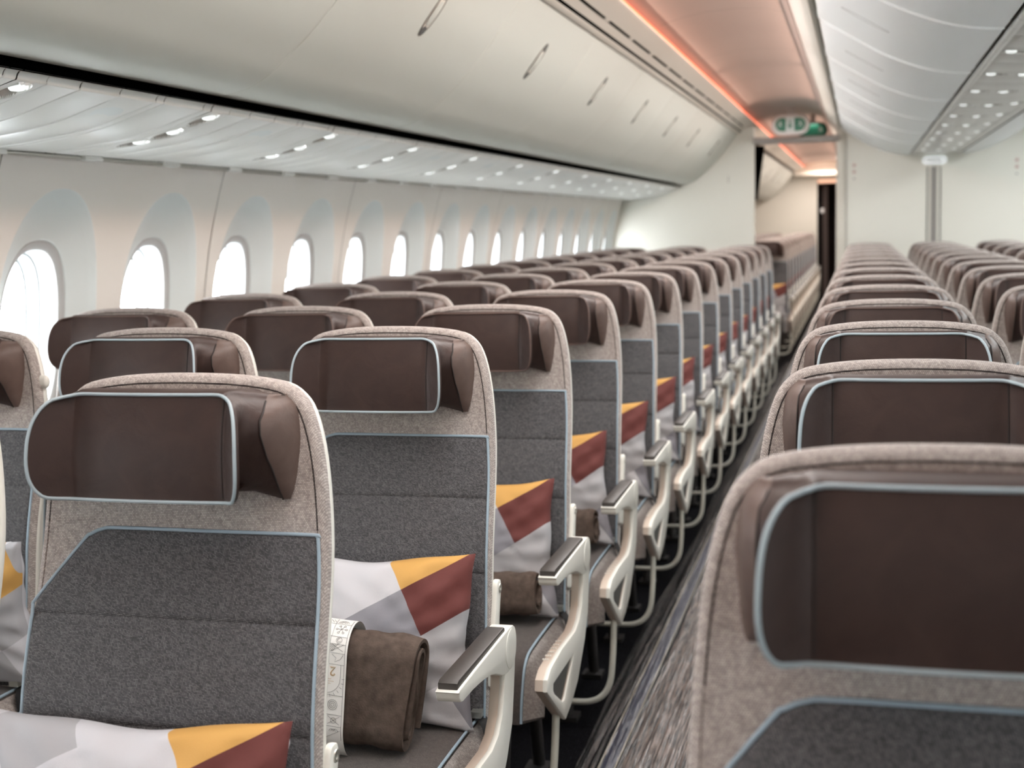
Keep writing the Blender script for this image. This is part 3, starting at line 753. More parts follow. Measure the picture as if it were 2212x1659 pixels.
# charcoal lower panel, cut corner on the viewer's left, seams across
PAN = [(-.217, .43), (-.219, .60), (-.2185, .74), (-.217, .845), (-.212, .866), (-.148, .944), (-.136, .954), (-.118, .9615), (-.09, .964), (.05, .9635), (.197, .963), (.205, .960), (.208, .952), (.213, .88), (.216, .78), (.2175, .70), (.218, .60), (.217, .43)]
SEAMS = (.845, .705, .565)
def pgroove(z):
    g = sum(math.exp(-((z-s)/0.0035)**2) for s in SEAMS)*0.0030
    prev = [.43]+sorted(SEAMS)+[.963]
    for a, b in zip(prev, prev[1:]):
        if a <= z <= b: return -g + 0.0035*math.sin(PI*(z-a)/(b-a))**0.7
    return -g
zc = []
for a, b in zip([.43]+sorted(SEAMS), sorted(SEAMS)+[.963]):
    zc += [a+(b-a)*t for t in (.025, .05, .1, .2, .35, .5, .65, .8, .9, .95, .975)]
zc += list(SEAMS)
def pmap(x, z, d):
    e = min(1, max(0, d/0.004)); return B(x, z, d + (pgroove(z) if d > 0.0035 else 0))
me_panel = plate(PAN, [(0.0, -0.004), (0.0, 0.001), (0.004, 0.0035), (0.010, 0.0045)], sorted(zc), pmap, ['dark'], 'back_panel', 50)
me_pipe = MB().tube([B(x, z, 0.0035) for x, z in smooth_poly(PAN, 4)], 0.0025, 8).mesh('panel_piping', 'pipep')

# headrest
def headrest():
    V_ = [0, .03, .08, .15, .25, .38, .5, .62, .75, .85, .92, .97, 1]
    zb, zt = 1.022, 1.160
    ip = lambda x, xs, ys: float(np.interp(x, xs, ys))
    G = []
    for v in V_:
        e = min(v, 1-v); r = .5; c = 0 if e > r else 1-max(0, 1-(1-e/r)**2.7)**(1/2.7)
        dc = .093+.007*math.sin(PI*v); xt = .150-.038*c+.006*(.4-v); dt = dc+.043*(1-.92*c)
        xs = ip(v, [0, .12, .5, .85, 1], [.158, .158, .156, .154, .146]); ds = ip(v, [0, .15, .38, .62, .75, .88, 1], [.008, .030, .060, .080, .080, .064, .040])
        xb = ip(v, [0, .06, .14, .3, .5, .68, .82, .92, 1], [.166, .172, .176, .179, .180, .178, .174, .167, .158])
        lp = lambda a, b, t: (a[0]+(b[0]-a[0])*t, a[1]+(b[1]-a[1])*t)
        T, S, Bp = (xt, dt), (xs, ds), (xb, -.003)
        V = ((xt+xs)/2-.052*(1-v)**1.2-.004, (dt+ds)/2-.030*(1-v))
        half_ = [(0, dc+.004), (.035, dc+.0035), (.07, dc+.002), (.095, dc), (.109, dc-.003), (.112, dc-.0015), lp((.112, dc), T, .35), lp((.112, dc), T, .72), T, (xt+.003, dt-.006),
                 lp(T, V, .35), lp(T, V, .7), V, lp(V, S, .5), S, lp(S, Bp, .18), (lp(S, Bp, .5)[0]+.006, lp(S, Bp, .5)[1]+.004), lp(S, Bp, .85), Bp]
        half_[15] = (half_[15][0]+.004, half_[15][1]+.003)
        z = zb+(zt-zb)*v
        dz = [0.0]*11+[-.002*sm(.8, 1, v), -.004*sm(.8, 1, v), -.006*sm(.8, 1, v)]+[-.009*sm(.75, 1, v)-.011*(1-sm(0, .3, v))]*5
        G.append([(-x, d, z+q) for (x, d), q in reversed(list(zip(half_, dz))[1:])]+[(x, d, z+q) for (x, d), q in zip(half_, dz)])
    def closed(G_, zo1, zo2, k): return [[(x, max(d, 0)*k+min(d, 0), z+zo1) for x, d, z in G_], [(x*.99, -.004, z+zo2) for x, d, z in G_]]
    kz = lambda d: min(1, max(0, d)/.05)
    top = [[(x, d*.97, z+.0028*kz(d)) for x, d, z in G[-1]], [(x, d*.8, z+.0046*kz(d)) for x, d, z in G[-1]], [(x, d*.5, z+.003*kz(d)) for x, d, z in G[-1]], [(x*.99, -.006, z-.003) for x, d, z in G[-1]]]
    bot = [[(x*.995, d*.3, z+.016) for x, d, z in G[0]], [(x*.99, d*.9, z+.004) for x, d, z in G[0]]]
    full = bot + G + top
    nC = len(G[0]); mid = nC//2
    to3 = lambda P: [[B(x, z, d) for x, d, z in r] for r in P]
    body = to3([r[4:nC-4] for r in full]); lc = to3([r[:5] for r in full]); rc = to3([r[nC-5:] for r in full])
    pipe = [B(*(lambda q: (q[0], q[2], q[1]+.001))(r[mid+8])) for r in G] + [B(q[0], q[2]+.001, q[1]+.001) for q in reversed(G[-1][mid-3:mid+4])] + [B(*(lambda q: (q[0], q[2], q[1]+.001))(r[mid-8])) for r in reversed(G)] + [B(q[0], q[2]-.001, q[1]+.001) for q in G[0][mid-3:mid+4]]
    seams = [[B(q[0]*1.0, q[2], q[1]+.0008) for q in [r[mid+s*14] for r in G[:-1]]] for s in (1, -1)]
    crease = [[B(q[0], q[2], q[1]+.0004) for q in [r[mid+s*4] for r in G[1:-1]]] for s in (1, -1)]
    return body, lc, rc, pipe, seams, crease
hb_, lc_, rc_, hp_, hs_, hcr_ = headrest()
me_head = MB().grid(hb_).tube(hcr_[0], 0.0011, 5, mi=1).mesh('headrest', ['leather', 'seamb'], 65)
me_headc = MB().grid(hb_).tube(hcr_[0], 0.0011, 5, mi=1).tube(hcr_[1], 0.0011, 5, mi=1).mesh('headrest', ['leather', 'seamb'], 65)
me_capl = MB().grid(lc_).tube(hs_[1], 0.0014, 6, mi=1).mesh('side_flap', ['cap', 'seamb'], 65)
me_capr = MB().grid(rc_).tube(hs_[0], 0.0014, 6, mi=1).mesh('side_flap', ['cap', 'seamb'], 65)
hp_ = smooth_poly(hp_, 2, True)
me_hpb = MB().tube(hp_, 0.0023, 8, True).mesh('headrest_piping', 'pipeb', 60)
me_hpn = MB().tube(hp_, 0.0018, 8, True).mesh('headrest_piping', 'pipen', 60)

# cushion
CT = smooth_poly([(-.03, .418), (-.10, .424), (-.25, .426), (-.38, .424), (-.435, .418), (-.465, .400), (-.485, .365), (-.500, .325), (-.508, .288)], 3)
CI = [(-.452, .285), (-.445, .32), (-.425, .352), (-.39, .372), (-.25, .378), (-.03, .372)]
prof_c = CT+CI
def cushion():
    bm = prism_bm(prof_c, -.236, .236, 0.007, None, 3)
    # soft crown on the sitting surface
    bmesh.ops.bisect_plane(bm, geom=bm.verts[:]+bm.edges[:]+bm.faces[:], plane_co=(-.12, 0, 0), plane_no=(1, 0, 0))
    bmesh.ops.bisect_plane(bm, geom=bm.verts[:]+bm.edges[:]+bm.faces[:], plane_co=(0, 0, 0), plane_no=(1, 0, 0))
    bmesh.ops.bisect_plane(bm, geom=bm.verts[:]+bm.edges[:]+bm.faces[:], plane_co=(.12, 0, 0), plane_no=(1, 0, 0))
    for v in bm.verts:
        dct = min(math.dist((v.co.y, v.co.z), p) for p in CT)
        if abs(v.co.x) > .2: v.co.x *= .862+.168*sm(.006, .04, dct)
        if v.co.z > .36: v.co.z += 0.010*max(0, 1-(v.co.x/.236)**2)
    for f in bm.faces: f.material_index = 1 if abs(f.normal.x) > 0.9 and f.calc_area() > .004 else 0
    bmesh.ops.triangulate(bm, faces=[f for f in bm.faces if len(f.verts) > 4])
    return mesh('seat_cushion', bm, ['cush', 'brown'], 50)
me_cush = cushion()
me_cpip = [MB().tube([(s*.2020, y-.001, z+.0035) for y, z in CT], 0.003, 7).mesh('cushion_piping', 'pipep') for s in (1, -1)]
me_pan = mesh('seat_pan', prism_bm([(-.45, .284), (-.04, .30), (-.04, .365), (-.38, .362), (-.43, .33)], -.228, .228, 0.004), 'dmetal')
# aisle-side frame
FO = [(-.120, .600), (-.130, .555), (-.144, .500), (-.160, .445), (-.205, .390), (-.29, .322), (-.362, .293), (-.428, .279), (-.520, .342), (-.603, .401), (-.598, .424), (-.566, .438), (-.455, .446), (-.303, .443), (-.258, .456), (-.228, .482), (-.208, .53), (-.200, .590)]
FH = [(-.330, .397), (-.545, .398), (-.548, .388), (-.535, .374), (-.458, .330), (-.440, .327), (-.425, .333)]
me_frame = mesh('aisle_frame', prism_bm(FO, .256, .284, 0.004, FH, 2), 'tan', 30)
def frame_outer():
    return mesh('frame_face', prism_bm([(y, z) for y, z in inset(FO, -0.0015)], .2735, .2855, 0.004, [(y, z) for y, z in FH], 2), 'cream', 30)
me_fface = frame_outer()
me_fins = mesh('frame_insert', prism_bm([(-.32, .400), (-.55, .402), (-.54, .37), (-.44, .325), (-.415, .331)], .2725, .2775, 0), 'grey')
gd = MB()
for i in range(6):
    for j in range(3):
        y, z = -.40-.026*i, .4475; gd.box((.2585+.005*j, y-.003, z-.001), (.2612+.005*j, y+.003, z+.0006))
me_grip = gd.mesh('grip_dots', 'cream')
AR = smooth_poly([(-.118, .590), (-.122, .612), (-.138, .6255), (-.170, .629), (-.30, .6265), (-.486, .622), (-.497, .615), (-.494, .603), (-.478, .5965), (-.42, .5955), (-.335, .588), (-.27, .574), (-.225, .556), (-.185, .549), (-.145, .553), (-.125, .570)], 2, True)
me_arm = mesh('armrest', prism_bm(AR, .2445, .286, 0.006, None, 3), 'cream', 35)
me_apad = mesh('armrest_pad', prism_bm([(-.185, .624), (-.185, .6335), (-.19, .6365), (-.486, .6345), (-.493, .631), (-.494, .620)], .247, .2815, 0.0025, None, 2), 'pad', 40)
dk = MB(); dk.loft([[(x, -.163+.037*f*math.cos(2*PI*k/28), .588+.037*f*math.sin(2*PI*k/28)) for k in range(28)] for x, f in ((.284, 1), (.2868, 1), (.2876, .94), (.2876, .5))], 0, False, True)
me_disc = dk.mesh('pivot_cover', 'cream', 40)
bb = smooth_poly([(.266, -.440, .32), (.268, -.462, .26), (.268, -.485, .19), (.262, -.493, .135), (.243, -.497, .100), (.212, -.50, .082), (.16, -.50, .077), (0, -.50, .076), (-.2515, -.50, .076)], 4)
me_barA = MB().tube(bb, 0.0085, 10).mesh('baggage_bar', 'tube', 60)
me_bar = MB().tube([(.2515, -.50, .076), (-.2515, -.50, .076)], 0.0085, 10).mesh('baggage_bar', 'tube', 60)
me_leg = [MB().tube([(.13, -.36, .30), (.13, -.44, .012)], .016, 10).box((.10, -.46, 0.001), (.16, -.40, .014)).mesh('leg', 'dmetal', 40),
          MB().tube([(.13, -.12, .31), (.13, -.05, .012)], .016, 10).box((.10, -.09, 0.001), (.16, -.03, .014)).mesh('leg', 'dmetal', 40)]
hk = prism_bm(smooth_poly([(-.066, .490), (-.048, .575), (-.030, .640), (-.022, .664), (-.025, .682), (-.044, .684), (-.052, .672), (-.062, .64), (-.086, .565), (-.100, .49)], 2, True), .221, .233, 0.003, None, 2)
me_hinge = mesh('hinge_bracket', hk, 'cream', 40)
hh = MB().loft([[(x, -.034+.008*f*math.cos(2*PI*k/16), .667+.008*f*math.sin(2*PI*k/16)) for k in range(16)] for x, f in ((.2325, 1.2), (.2345, 1.1), (.2345, .6), (.2332, .5))], 0, False, True)
me_hbolt = hh.mesh('bolt', 'metal', 40)
hko = MB(); hko.loft([[(x, .045-.008+.012*f*math.cos(2*PI*k/18), 1.062+.016*f*math.sin(2*PI*k/18)) for k in range(18)] for x, f in ((.205, .9), (.2165, .9), (.2195, .75), (.2205, .3))], 0, False, True)
me_hook = hko.mesh('coat_hook', 'cream', 50)
bl = MB(); bp_ = [(.205, -.05, .445), (.207, -.085, .438), (.212, -.115, .432), (.226, -.14, .425), (.236, -.15, .40), (.238, -.15, .36)]
bl.grid([[(x+(-.0), y-.02, z), (x, y+.02, z+.004)] for x, y, z in bp_]); bl.grid([[(x+.002, y-.02, z-.003), (x+.002, y+.02, z+.001)] for x, y, z in bp_])
me_belt = bl.mesh('seat_belt', 'belt', 60)
me_buck = MB().box((.195, -.135, .437), (.216, -.095, .449)).mesh('buckle', 'metal')
def flipm(me):
    c = me.copy(); c.name = me.name
    bm = bmesh.new(); bm.from_mesh(c)
    for v in bm.verts: v.co.x *= -1
    bmesh.ops.reverse_faces(bm, faces=bm.faces[:]); bm.to_mesh(c); bm.free(); return c
FL = {k: flipm(v) for k, v in dict(frame=me_frame, fface=me_fface, fins=me_fins, grip=me_grip, arm=me_arm, apad=me_apad, disc=me_disc, bar=me_barA, hinge=me_hinge, hbolt=me_hbolt).items()}

def make_seat(blue, bay, hook, two, name='airline_seat'):
    """one seat with all its parts; bay = +1 / -1 puts the armrest and end frame on that side, 0 leaves them off"""
    o = link(name, None)
    link('backrest', me_back, o); link('back_shell', me_shell, o); link('edge_stitching', me_seam, o)
    p = link('back_panel', me_panel, o); link('panel_piping', me_pipe, p)
    h = link('headrest', me_headc if two else me_head, o); link('headrest_piping', me_hpb if blue else me_hpn, h); link('side_flap', me_capl, h); link('side_flap', me_capr, h)
    c = link('seat_cushion', me_cush, o)
    for m in me_cpip: link('cushion_piping', m, c)
    link('seat_pan', me_pan, o)
    for m in me_leg: link('leg', m, o)
    b = link('seat_belt', me_belt, o); link('buckle', me_buck, b)
    if hook: link('coat_hook', me_hook, o)
    if bay:
        g = dict(frame=me_frame, fface=me_fface, fins=me_fins, grip=me_grip, arm=me_arm, apad=me_apad, disc=me_disc, bar=me_barA, hinge=me_hinge, hbolt=me_hbolt) if bay > 0 else FL
        f = link('aisle_frame', g['frame'], o); link('frame_face', g['fface'], f); link('frame_insert', g['fins'], f); link('grip_dots', g['grip'], f)
        a = link('armrest', g['arm'], o); link('armrest_pad', g['apad'], a); link('pivot_cover', g['disc'], a)
        link('baggage_bar', g['bar'], o); k = link('hinge_bracket', g['hinge'], o); link('bolt', g['hbolt'], k)
    else:
        link('baggage_bar', me_bar, o)
    return o
def copy_tree(o, parent=None):
    c = o.copy(); COL.objects.link(c)
    if parent is not None: c.parent = parent
    for ch in list(o.children): copy_tree(ch, c)
    return c
PROTO = {}
def seat(blue, bay, hook, loc, label, group, two=False):
    k = (blue, bay, hook, two)
    if k not in PROTO: PROTO[k] = make_seat(*k); o = PROTO[k]
    else: o = copy_tree(PROTO[k])
    o.location = loc; o['label'] = label; o['category'] = 'seat'; o['group'] = group
    return o

PITCH_ = 0.73807; SPX = 0.50376
CXL = -0.9153                  # centre of the left aisle column
def rowL(n): return 2.55965+(n-2)*PITCH_ - (0.1316 if n == 1 else 0)
def rowC(n): return 1.8956+(n-2)*PITCH_
CXD = 0.075
colL = {0: ('aisle', CXL, 1, False), 1: ('middle', CXL-SPX, 0, False), 2: ('window', CXL-2*SPX, 0, True)}
NL, NC = 14, 15
for n in range(1, NL+1):
    for c in (0, 1, 2):
        if n == 1 and c == 2: continue
        nm, x, bay, hook = colL[c]
        ord_ = ORD[n-1]
        if n == 1: lb = ('nearest left aisle seat, big brown leather headrest with blue piping, facing the camera' if c == 0 else 'left middle seat of the front row, only its edge showing at the photo edge')
        elif n == NL: lb = '%s seat of the left block in its last row, against the left partition' % nm
        else: lb = 'brown and charcoal %s seat of the left block, %s row from the camera' % (nm, ord_)
        seat(n <= 2, bay, hook, (x - (.014 if n == 1 and c == 1 else 0), rowL(n), 0), lb, 'seats of the left block')
for n in range(1, NC+1):
    for c in range(3):
        if n == 1 and c > 0: continue
        x = CXD+c*SPX
        nm = ('aisle-side', 'middle', 'far-side')[c]
        if n == 1: lb = 'nearest centre seat, large blurred brown headrest at the lower right corner'
        elif n == NC: lb = '%s seat of the centre block in its last row, against the centre partition' % nm
        else: lb = 'brown %s seat of the centre block, %s row from the camera' % (nm, ORD[n-1])
        seat(n <= 3, (-1, 0, 1)[c], True, (x, rowC(n), 0), lb, 'seats of the centre block', True)
for n in range(13):
    for c in (0, 1):
        nm, x, bay, hook = colL[c]
        seat(False, bay, False, (x, 14.0+n*PITCH_, 0), '%s seat of the cabin beyond the left partition, %s row past it' % (nm, ORD[n]), 'seats beyond the left partition')

# ------------------------------------------------------------------ pillows
PM = ['pwhite', 'plight', 'pgrey', 'maroon', 'gold']
LOFF = [-.245, -.121, .003, .127, .262]                       # pattern lines across the pillow front
MOFF = [-.239, -.142, -.045, .052, .149, .246]
NL_ = Vector((.894, .447)); NM_ = Vector((.480, -.877))       # in (x, up); offsets measured right/up and right/down
PAT = {(3, 6): 0, (5, 6): 0, (4, 6): 0, (3, 5): 0, (3, 4): 1, (5, 4): 1, (4, 4): 1, (5, 5): 2, (4, 5): 2, (0, 0): 0, (0, 1): 1, (0, 2): 0, (0, 3): 1, (0, 4): 0, (0, 5): 0, (4, 3): 3, (5, 3): 3, (6, 3): 3, (4, 2): 4, (5, 2): 4, (3, 2): 0, (3, 3): 2, (2, 3): 4, (2, 2): 0, (2, 4): 0, 
       (2, 1): 1, (3, 1): 0, (4, 1): 1, (1, 2): 1, (1, 1): 0, (1, 3): 0, (2, 5): 1, (1, 4): 4, (1, 5): 1, (2, 0): 0, (3, 0): 1, (1, 0): 0}
PAT[(1, 3)] = 4
def pillow_mesh(seed, w_=.225, h_=.168, t_=.058):
    rnd = random.Random(seed); bm = bmesh.new()
    nx, nz = 60, 46
    P = [[bm.verts.new((-w_+2*w_*i/nx, 0, -h_+2*h_*j/nz)) for i in range(nx+1)] for j in range(nz+1)]
    for j in range(nz):
        for i in range(nx): bm.faces.new((P[j][i], P[j][i+1], P[j+1][i+1], P[j+1][i]))
    for o_ in LOFF: bmesh.ops.bisect_plane(bm, geom=bm.verts[:]+bm.edges[:]+bm.faces[:], plane_co=Vector((NL_.x, 0, NL_.y))*o_, plane_no=(NL_.x, 0, NL_.y))
    for o_ in MOFF: bmesh.ops.bisect_plane(bm, geom=bm.verts[:]+bm.edges[:]+bm.faces[:], plane_co=Vector((NM_.x, 0, NM_.y))*o_, plane_no=(NM_.x, 0, NM_.y))
    for f in bm.faces:
        c = f.calc_center_median(); l = c.x*NL_.x+c.z*NL_.y; m = c.x*NM_.x+c.z*NM_.y
        f.material_index = PAT.get((sum(l > o_ for o_ in LOFF), sum(m > o_ for o_ in MOFF)), 0)
    ph = [rnd.uniform(0, 6.28) for _ in range(8)]
    def disp(x, z, side):
        u, v = x/w_, z/h_
        a, b = max(0, 1-u*u), max(0, 1-v*v)
        t = t_*(a*b)**0.42
        ed = 1-min(1, (a*b)**0.5)
        wr = 0.0055*ed*math.sin(19*math.atan2(v, u+1e-6)+ph[0]+2*math.sin(3*u))*min(1, (a*b)*12) + 0.0014*min(1, a*b*8)*math.sin(9*u+5*v+ph[1])*math.sin(4*v-3*u+ph[2])
        wr += 0.0010*min(1, a*b*8)*math.sin(21*(u*.6+v*.8)+ph[3]+1.5*math.sin(4*u+ph[4]))
        for (xa, za, xb_, zb_) in CR:
            dx_, dz_ = xb_-xa, zb_-za; l2 = dx_*dx_+dz_*dz_; q = ((x-xa)*dx_+(z-za)*dz_)/l2
            if -.1 < q < 1.1:
                ds_ = ((x-xa)*dz_-(z-za)*dx_)/math.sqrt(l2)+.006*math.sin(3*q); wr += side_on(side)*.0020*math.exp(-(ds_/.0035)**2)*sm(-.1, .15, q)*(1-sm(.85, 1.1, q))
        xx = x*(1-.075*b*abs(u)**3*(1-.2*abs(v)))+.003*math.sin(7*v+ph[5])*abs(u)**4*b
        zz = z*(1-.10*a*abs(v)**3)+.004*math.sin(6*u+ph[6])*abs(v)**4*a
        return Vector((xx, -side*(t+wr), zz))
    back = bmesh.ops.duplicate(bm, geom=bm.verts[:]+bm.edges[:]+bm.faces[:])['geom']
    bv = {g for g in back if isinstance(g, bmesh.types.BMVert)}
    for g in back:
        if isinstance(g, bmesh.types.BMFace): g.material_index = 0
    for v in bm.verts: v.co = disp(v.co.x, v.co.z, -1 if v in bv else 1)
    bmesh.ops.remove_doubles(bm, verts=bm.verts[:], dist=0.0004)
    bmesh.ops.triangulate(bm, faces=[f for f in bm.faces if len(f.verts) > 4])
    return mesh('pillow', bm, PM, 80)
def side_on(s_): return 1 if s_ > 0 else 0
CR = [(.06, .10, .105, .04), (.125, .105, .125, .055), (.085, .03, .165, -.02), (.14, .09, .215, .115), (.10, -.12, .20, -.135), (-.1, .1, -.03, .13)]
PIL = [pillow_mesh(i) for i in range(4)]
PZ = .424
def pillow(seatloc, k, label, dx=0, tilt=0.20, roll=0.0, dy=0.0, dz=0.0):
    h_ = .168
    o = link('pillow', PIL[k % 4], None, (seatloc[0]+dx-.012, seatloc[1]-.150+dy, PZ+h_*0.985-.003+dz), label, 'pillow', 'patterned pillows on the seats', rot=(-tilt, roll, 0))
    return o
PL = lambda n, what='': 'maroon, gold and grey pillow on left aisle seat, %s row from camera' % ORD[n-1]
for n in range(1, NL+1):
    if n == 1: lb = 'nearest pillow, maroon, gold and white, cut by the lower photo edge'
    elif n == 2: lb = 'maroon, gold and grey diamond pillow behind the banded brown blanket'
    elif n == NL: lb = 'maroon and white pillow on the last left aisle seat, against the left partition'
    else: lb = PL(n)
    r_ = random.Random(n)
    pillow((CXL, rowL(n)), n, lb, dx=0.0 if n < 3 else r_.uniform(-.006, .008), dz=-.008 if n == 1 else 0, tilt=.27 if n == 1 else .20, dy=-.012 if n == 1 else 0, roll=(-.06, -.09, -.05)[n % 3] if n > 2 else -.02)
pillow((CXL-2*SPX, rowL(2)), 1, 'pale pillow with gold triangles on the window seat, at the left photo edge', dx=.060, dz=.022, roll=PI+.05)
for n in range(13):
    pillow((CXL, 14.0+n*PITCH_), n, 'maroon and white pillow on the aisle seat beyond the left partition, %s row past it' % ORD[n])

# ------------------------------------------------------------------ blankets
def stad(t, a, b):
    """rounded loop around a flat bundle: t in turns -> (y, z), starting at the top going down the front (-y)"""
    P = 4*(b-a)+2*PI*a; s = (t % 1)*P; L1 = 2*(b-a); L2 = PI*a
    if s < L1: return (-a, (b-a)-s)
    s -= L1
    if s < L2: an = PI+s/a; return (a*math.cos(an), -(b-a)+a*math.sin(an))
    s -= L2
    if s < L1: return (a, -(b-a)+s)
    s -= L1; an = s/a; return (a*math.cos(an), (b-a)+a*math.sin(an))
def blanket_mesh(seed, A=.056, Bh=.106, W=.27, turns=2.7, th=.0125):
    rnd = random.Random(seed); ph = [rnd.uniform(0, 6.28) for _ in range(8)]
    nt = 120; nx = 22; rings = []
    cen = []
    for i in range(nt+1):
        t = turns*i/nt; k = t*0.0178                      # spiral inwards
        a, b = max(.006, A-th/2-k), max(.012, Bh-th/2-k*1.05)
        if b <= a: b = a+.001
        cen.append(stad(t+.5, a, b))
    for ix in range(nx+1):
        u = -1+2*ix/nx; x = u*W/2; r_o, r_i = [], []
        e = max(0, (abs(u)-.9)/.1)
        for i in range(nt+1):
            y0, z0 = cen[max(i-1, 0)]; y1, z1 = cen[min(i+1, nt)]; l = math.hypot(y1-y0, z1-z0) or 1
            ny_, nz_ = (z1-z0)/l, -(y1-y0)/l
            y, z = cen[i]
            if y*ny_+z*nz_ < 0: ny_, nz_ = -ny_, -nz_
            h = th/2*(1-.45*e*e)
            wv = .0022*math.sin(7*u+i*.09+ph[0])*math.sin(i*.21+ph[1]) + .0016*math.sin(15*u+ph[2]+i*.05)
            sag = 1+.05*math.sin(2.2*u+ph[3])
            y, z = y*(1+.03*math.sin(3*u+ph[4])), z*1.0*sag**.3
            xe = x + .006*e*math.sin(i*.11+ph[5])
            r_o.append((xe, y+ny_*(h+wv), z+nz_*(h+wv))); r_i.append((xe, y-ny_*(h-wv), z-nz_*(h-wv)))
        rings.append(r_o + list(reversed(r_i)))
    mb = MB(); mb.grid(rings, 0, cv=True)
    n = nt+1
    for R in (rings[0], rings[-1]):
        v = R; f = [(i, i+1, 2*n-2-i, 2*n-1-i) for i in range(n-1)]; mb.add(v, f)
    return mb.mesh('blanket', 'blanket', 60)
ME_BL = blanket_mesh(3, .054, .116)
def band_mesh():
    mb = MB(); nt = 72; A, Bh = .054+.0045, .116+.0045; R = []
    for j in range(7):
        x = -.034+.068*j/6; R.append([(x - .018 - .06*(z-.09), y, z) for y, z in [stad(t/nt+.0, A, Bh) for t in range(nt)]])
    mb.grid(R, 0, cv=True); return mb.mesh('paper_band', 'paper', 60)
def on_band(x, s):
    """x across the band, s metres down the front from its top edge"""
    A, Bh = .054+.0052, .116+.0052
    P = 4*(Bh-A)+2*PI*A; y, z = stad((s-PI*A/2*.9)/P, A, Bh); return (x-.018-.06*(z-.09), y, z)
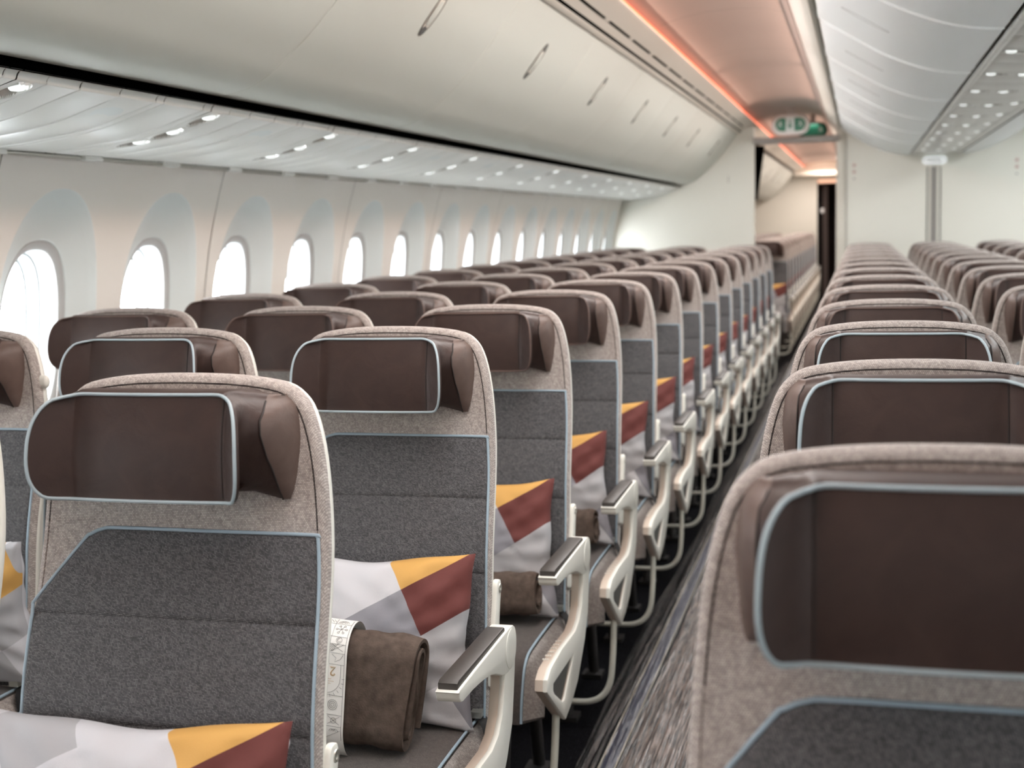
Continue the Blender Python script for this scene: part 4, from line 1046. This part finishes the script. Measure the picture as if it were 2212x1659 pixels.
def doodles():
    g = MB(); gold = MB(); rnd = random.Random(11)
    def line(pts, r=.0003, m=g):
        q = []
        for (x0, s0), (x1, s1) in zip(pts, pts[1:]):
            k = max(1, int(math.dist((x0, s0), (x1, s1))/.006))
            q += [(x0+(x1-x0)*i/k, s0+(s1-s0)*i/k) for i in range(k)]
        q.append(pts[-1]); m.tube([on_band(*p) for p in q], r, 4)
    def circ(cx, cy, r, m=g, a0=0, a1=2*PI, n=14, w_=.0003, ry=None):
        line([(cx+r*math.cos(a0+(a1-a0)*k/n), cy+(ry or r)*math.sin(a0+(a1-a0)*k/n)) for k in range(n+1)], w_, m)
    W2 = .030
    for x in (-W2, W2): line([(x, .002), (x, .232)], .00035)
    for s in (.018, .048, .062, .078, .098, .152, .186, .206): line([(-W2, s), (W2, s+.002)])
    for s0, s1 in ((.0, .048), (.048, .098), (.152, .232)): line([(0, s0), (.001, s1)])
    # little line drawings: hat, wheel, palm leaves, pot, dhow sail, gazelle, camel curve, rays, patterned tiles
    circ(-.016, .034, .009, ry=.0035); circ(-.016, .031, .005, a0=PI, a1=2*PI)
    for k in range(5): line([(-.028+.005*k, .004), (-.020+.005*k, .015)])
    for k in range(6):
        a = k*PI/3; line([(.015, .033), (.015+.008*math.cos(a), .033+.008*math.sin(a))]); circ(.015+.009*math.cos(a), .033+.009*math.sin(a), .002, n=8)
    for q in (.004, .007, .010): circ(.014, .017, q, a0=PI, a1=2*PI)
    for k in range(4): circ(-.018+.003*math.sin(k*2), .056+.002*k, .006-.001*k)
    circ(.016, .056, .0055); circ(.016, .056, .0032, a0=0.4, a1=5)
    for k in range(7): line([(-.004+.003*k, .064), (-.012+.003*k, .077)])
    line([(-.026, .068), (-.014, .068), (-.014, .076), (-.026, .076), (-.026, .068)]); circ(-.020, .065, .005, a0=PI, a1=2*PI)
    line([(.004, .064), (.026, .076)]); line([(.026, .064), (.004, .076)])
    line([(-.028, .096), (-.018, .088), (-.010, .092), (-.004, .083)]); circ(-.016, .086, .003)
    line([(.006, .082), (.014, .088), (.012, .095), (.022, .090), (.027, .082)])
    # rounded emblem field with gold figures and three short lines
    circ(-.002, .124, .026, a0=0, a1=PI, ry=.026); line([(-.028, .124), (-.028, .100)]); line([(.024, .124), (.024, .100)])
    # the number 20, printed upside down
    def up(pts, cx, cy, sc, m, w_): line([(cx-sc*x, cy+sc*y) for x, y in pts], w_, m)
    two = [(-.5, .65), (-.35, .95), (0, 1.05), (.35, .9), (.42, .55), (.2, .15), (-.5, -.6), (.5, -.6)]
    up(two, .009, .110, .0095, gold, .0006); up([(x*.72, y*.78) for x, y in two], .009, .1105, .0095, gold, .0005)
    circ(-.010, .1085, .0078, gold, ry=.0095, w_=.0006); circ(-.010, .1085, .0052, gold, ry=.0068, w_=.0005)
    for s, q in ((.1255, .009), (.1295, .014), (.1335, .008)):
        n = int(q/.0011)
        line([(-.002-q+2*q*k/(2*n), s+.0007*((k % 3)-1)) for k in range(2*n+1)], .0003, gold)
    for k in range(13):
        a = PI*k/12; line([(-.002+.029*math.cos(a), .124+.029*math.sin(a)), (-.002+.034*math.cos(a), .124+.034*math.sin(a))], .0003)
    for k in range(3): circ(.012, .170, .003+.003*k)
    circ(-.014, .168, .008, ry=.011); line([(-.026, .182), (-.016, .160), (-.006, .184)])
    circ(-.014, .196, .007); circ(-.014, .190, .004); line([(.004, .190), (.026, .204)]); line([(.004, .204), (.026, .190)]); circ(.015, .197, .005)
    for k in range(6): line([(-.028+.004*k, .208), (-.024+.004*k, .228)])
    for k in range(3): circ(.012+.004*k, .216, .004, a0=PI, a1=2*PI)
    line([(.002, .228), (.028, .214)])
    return g.mesh('line_drawings', 'ink', 60), gold.mesh('gold_lettering', 'gink', 60)
def blanket(loc, rot, label, band=False, me=None):
    o = link('blanket', me or ME_BL, None, loc, label, 'blanket', 'rolled brown blankets on the seats', rot=rot)
    if band:
        b = link('paper_band', band_mesh(), o, loc=(0, 0, 0)); d, gl = doodles(); link('line_drawings', d, b); link('gold_lettering', gl, b)
    return o
blanket((CXL+.008, rowL(2)-.305, .545), (-.22, 0.08, 0.02), 'dark brown rolled blanket with a white printed paper band, in front of a pillow', True)
ME_B2 = blanket_mesh(8, .045, .062, .25, 2.2, .0125)
blanket((CXL+.055, rowL(3)-.235, .500), (-.35, 0, 0.1), 'small brown folded blanket on the left aisle seat of the third row', False, ME_B2)
blanket((CXL+.055, rowL(4)-.235, .500), (-.3, 0, 0.05), 'small brown folded blanket on the left aisle seat of the fourth row', False, ME_B2)

# black wedge added to imitate the shaded gap just past the left partition
link('trim_24', MB().add([(-0.930, YB+.22, 1.56), (-0.905, YB+.22, 1.56), (-0.840, YB+.22, 2.045), (-0.930, YB+.22, 2.045), (-0.930, YB+.26, 1.56), (-0.905, YB+.26, 1.56), (-0.840, YB+.26, 2.045), (-0.930, YB+.26, 2.045)],  # added wedge standing in for shade, no trim part
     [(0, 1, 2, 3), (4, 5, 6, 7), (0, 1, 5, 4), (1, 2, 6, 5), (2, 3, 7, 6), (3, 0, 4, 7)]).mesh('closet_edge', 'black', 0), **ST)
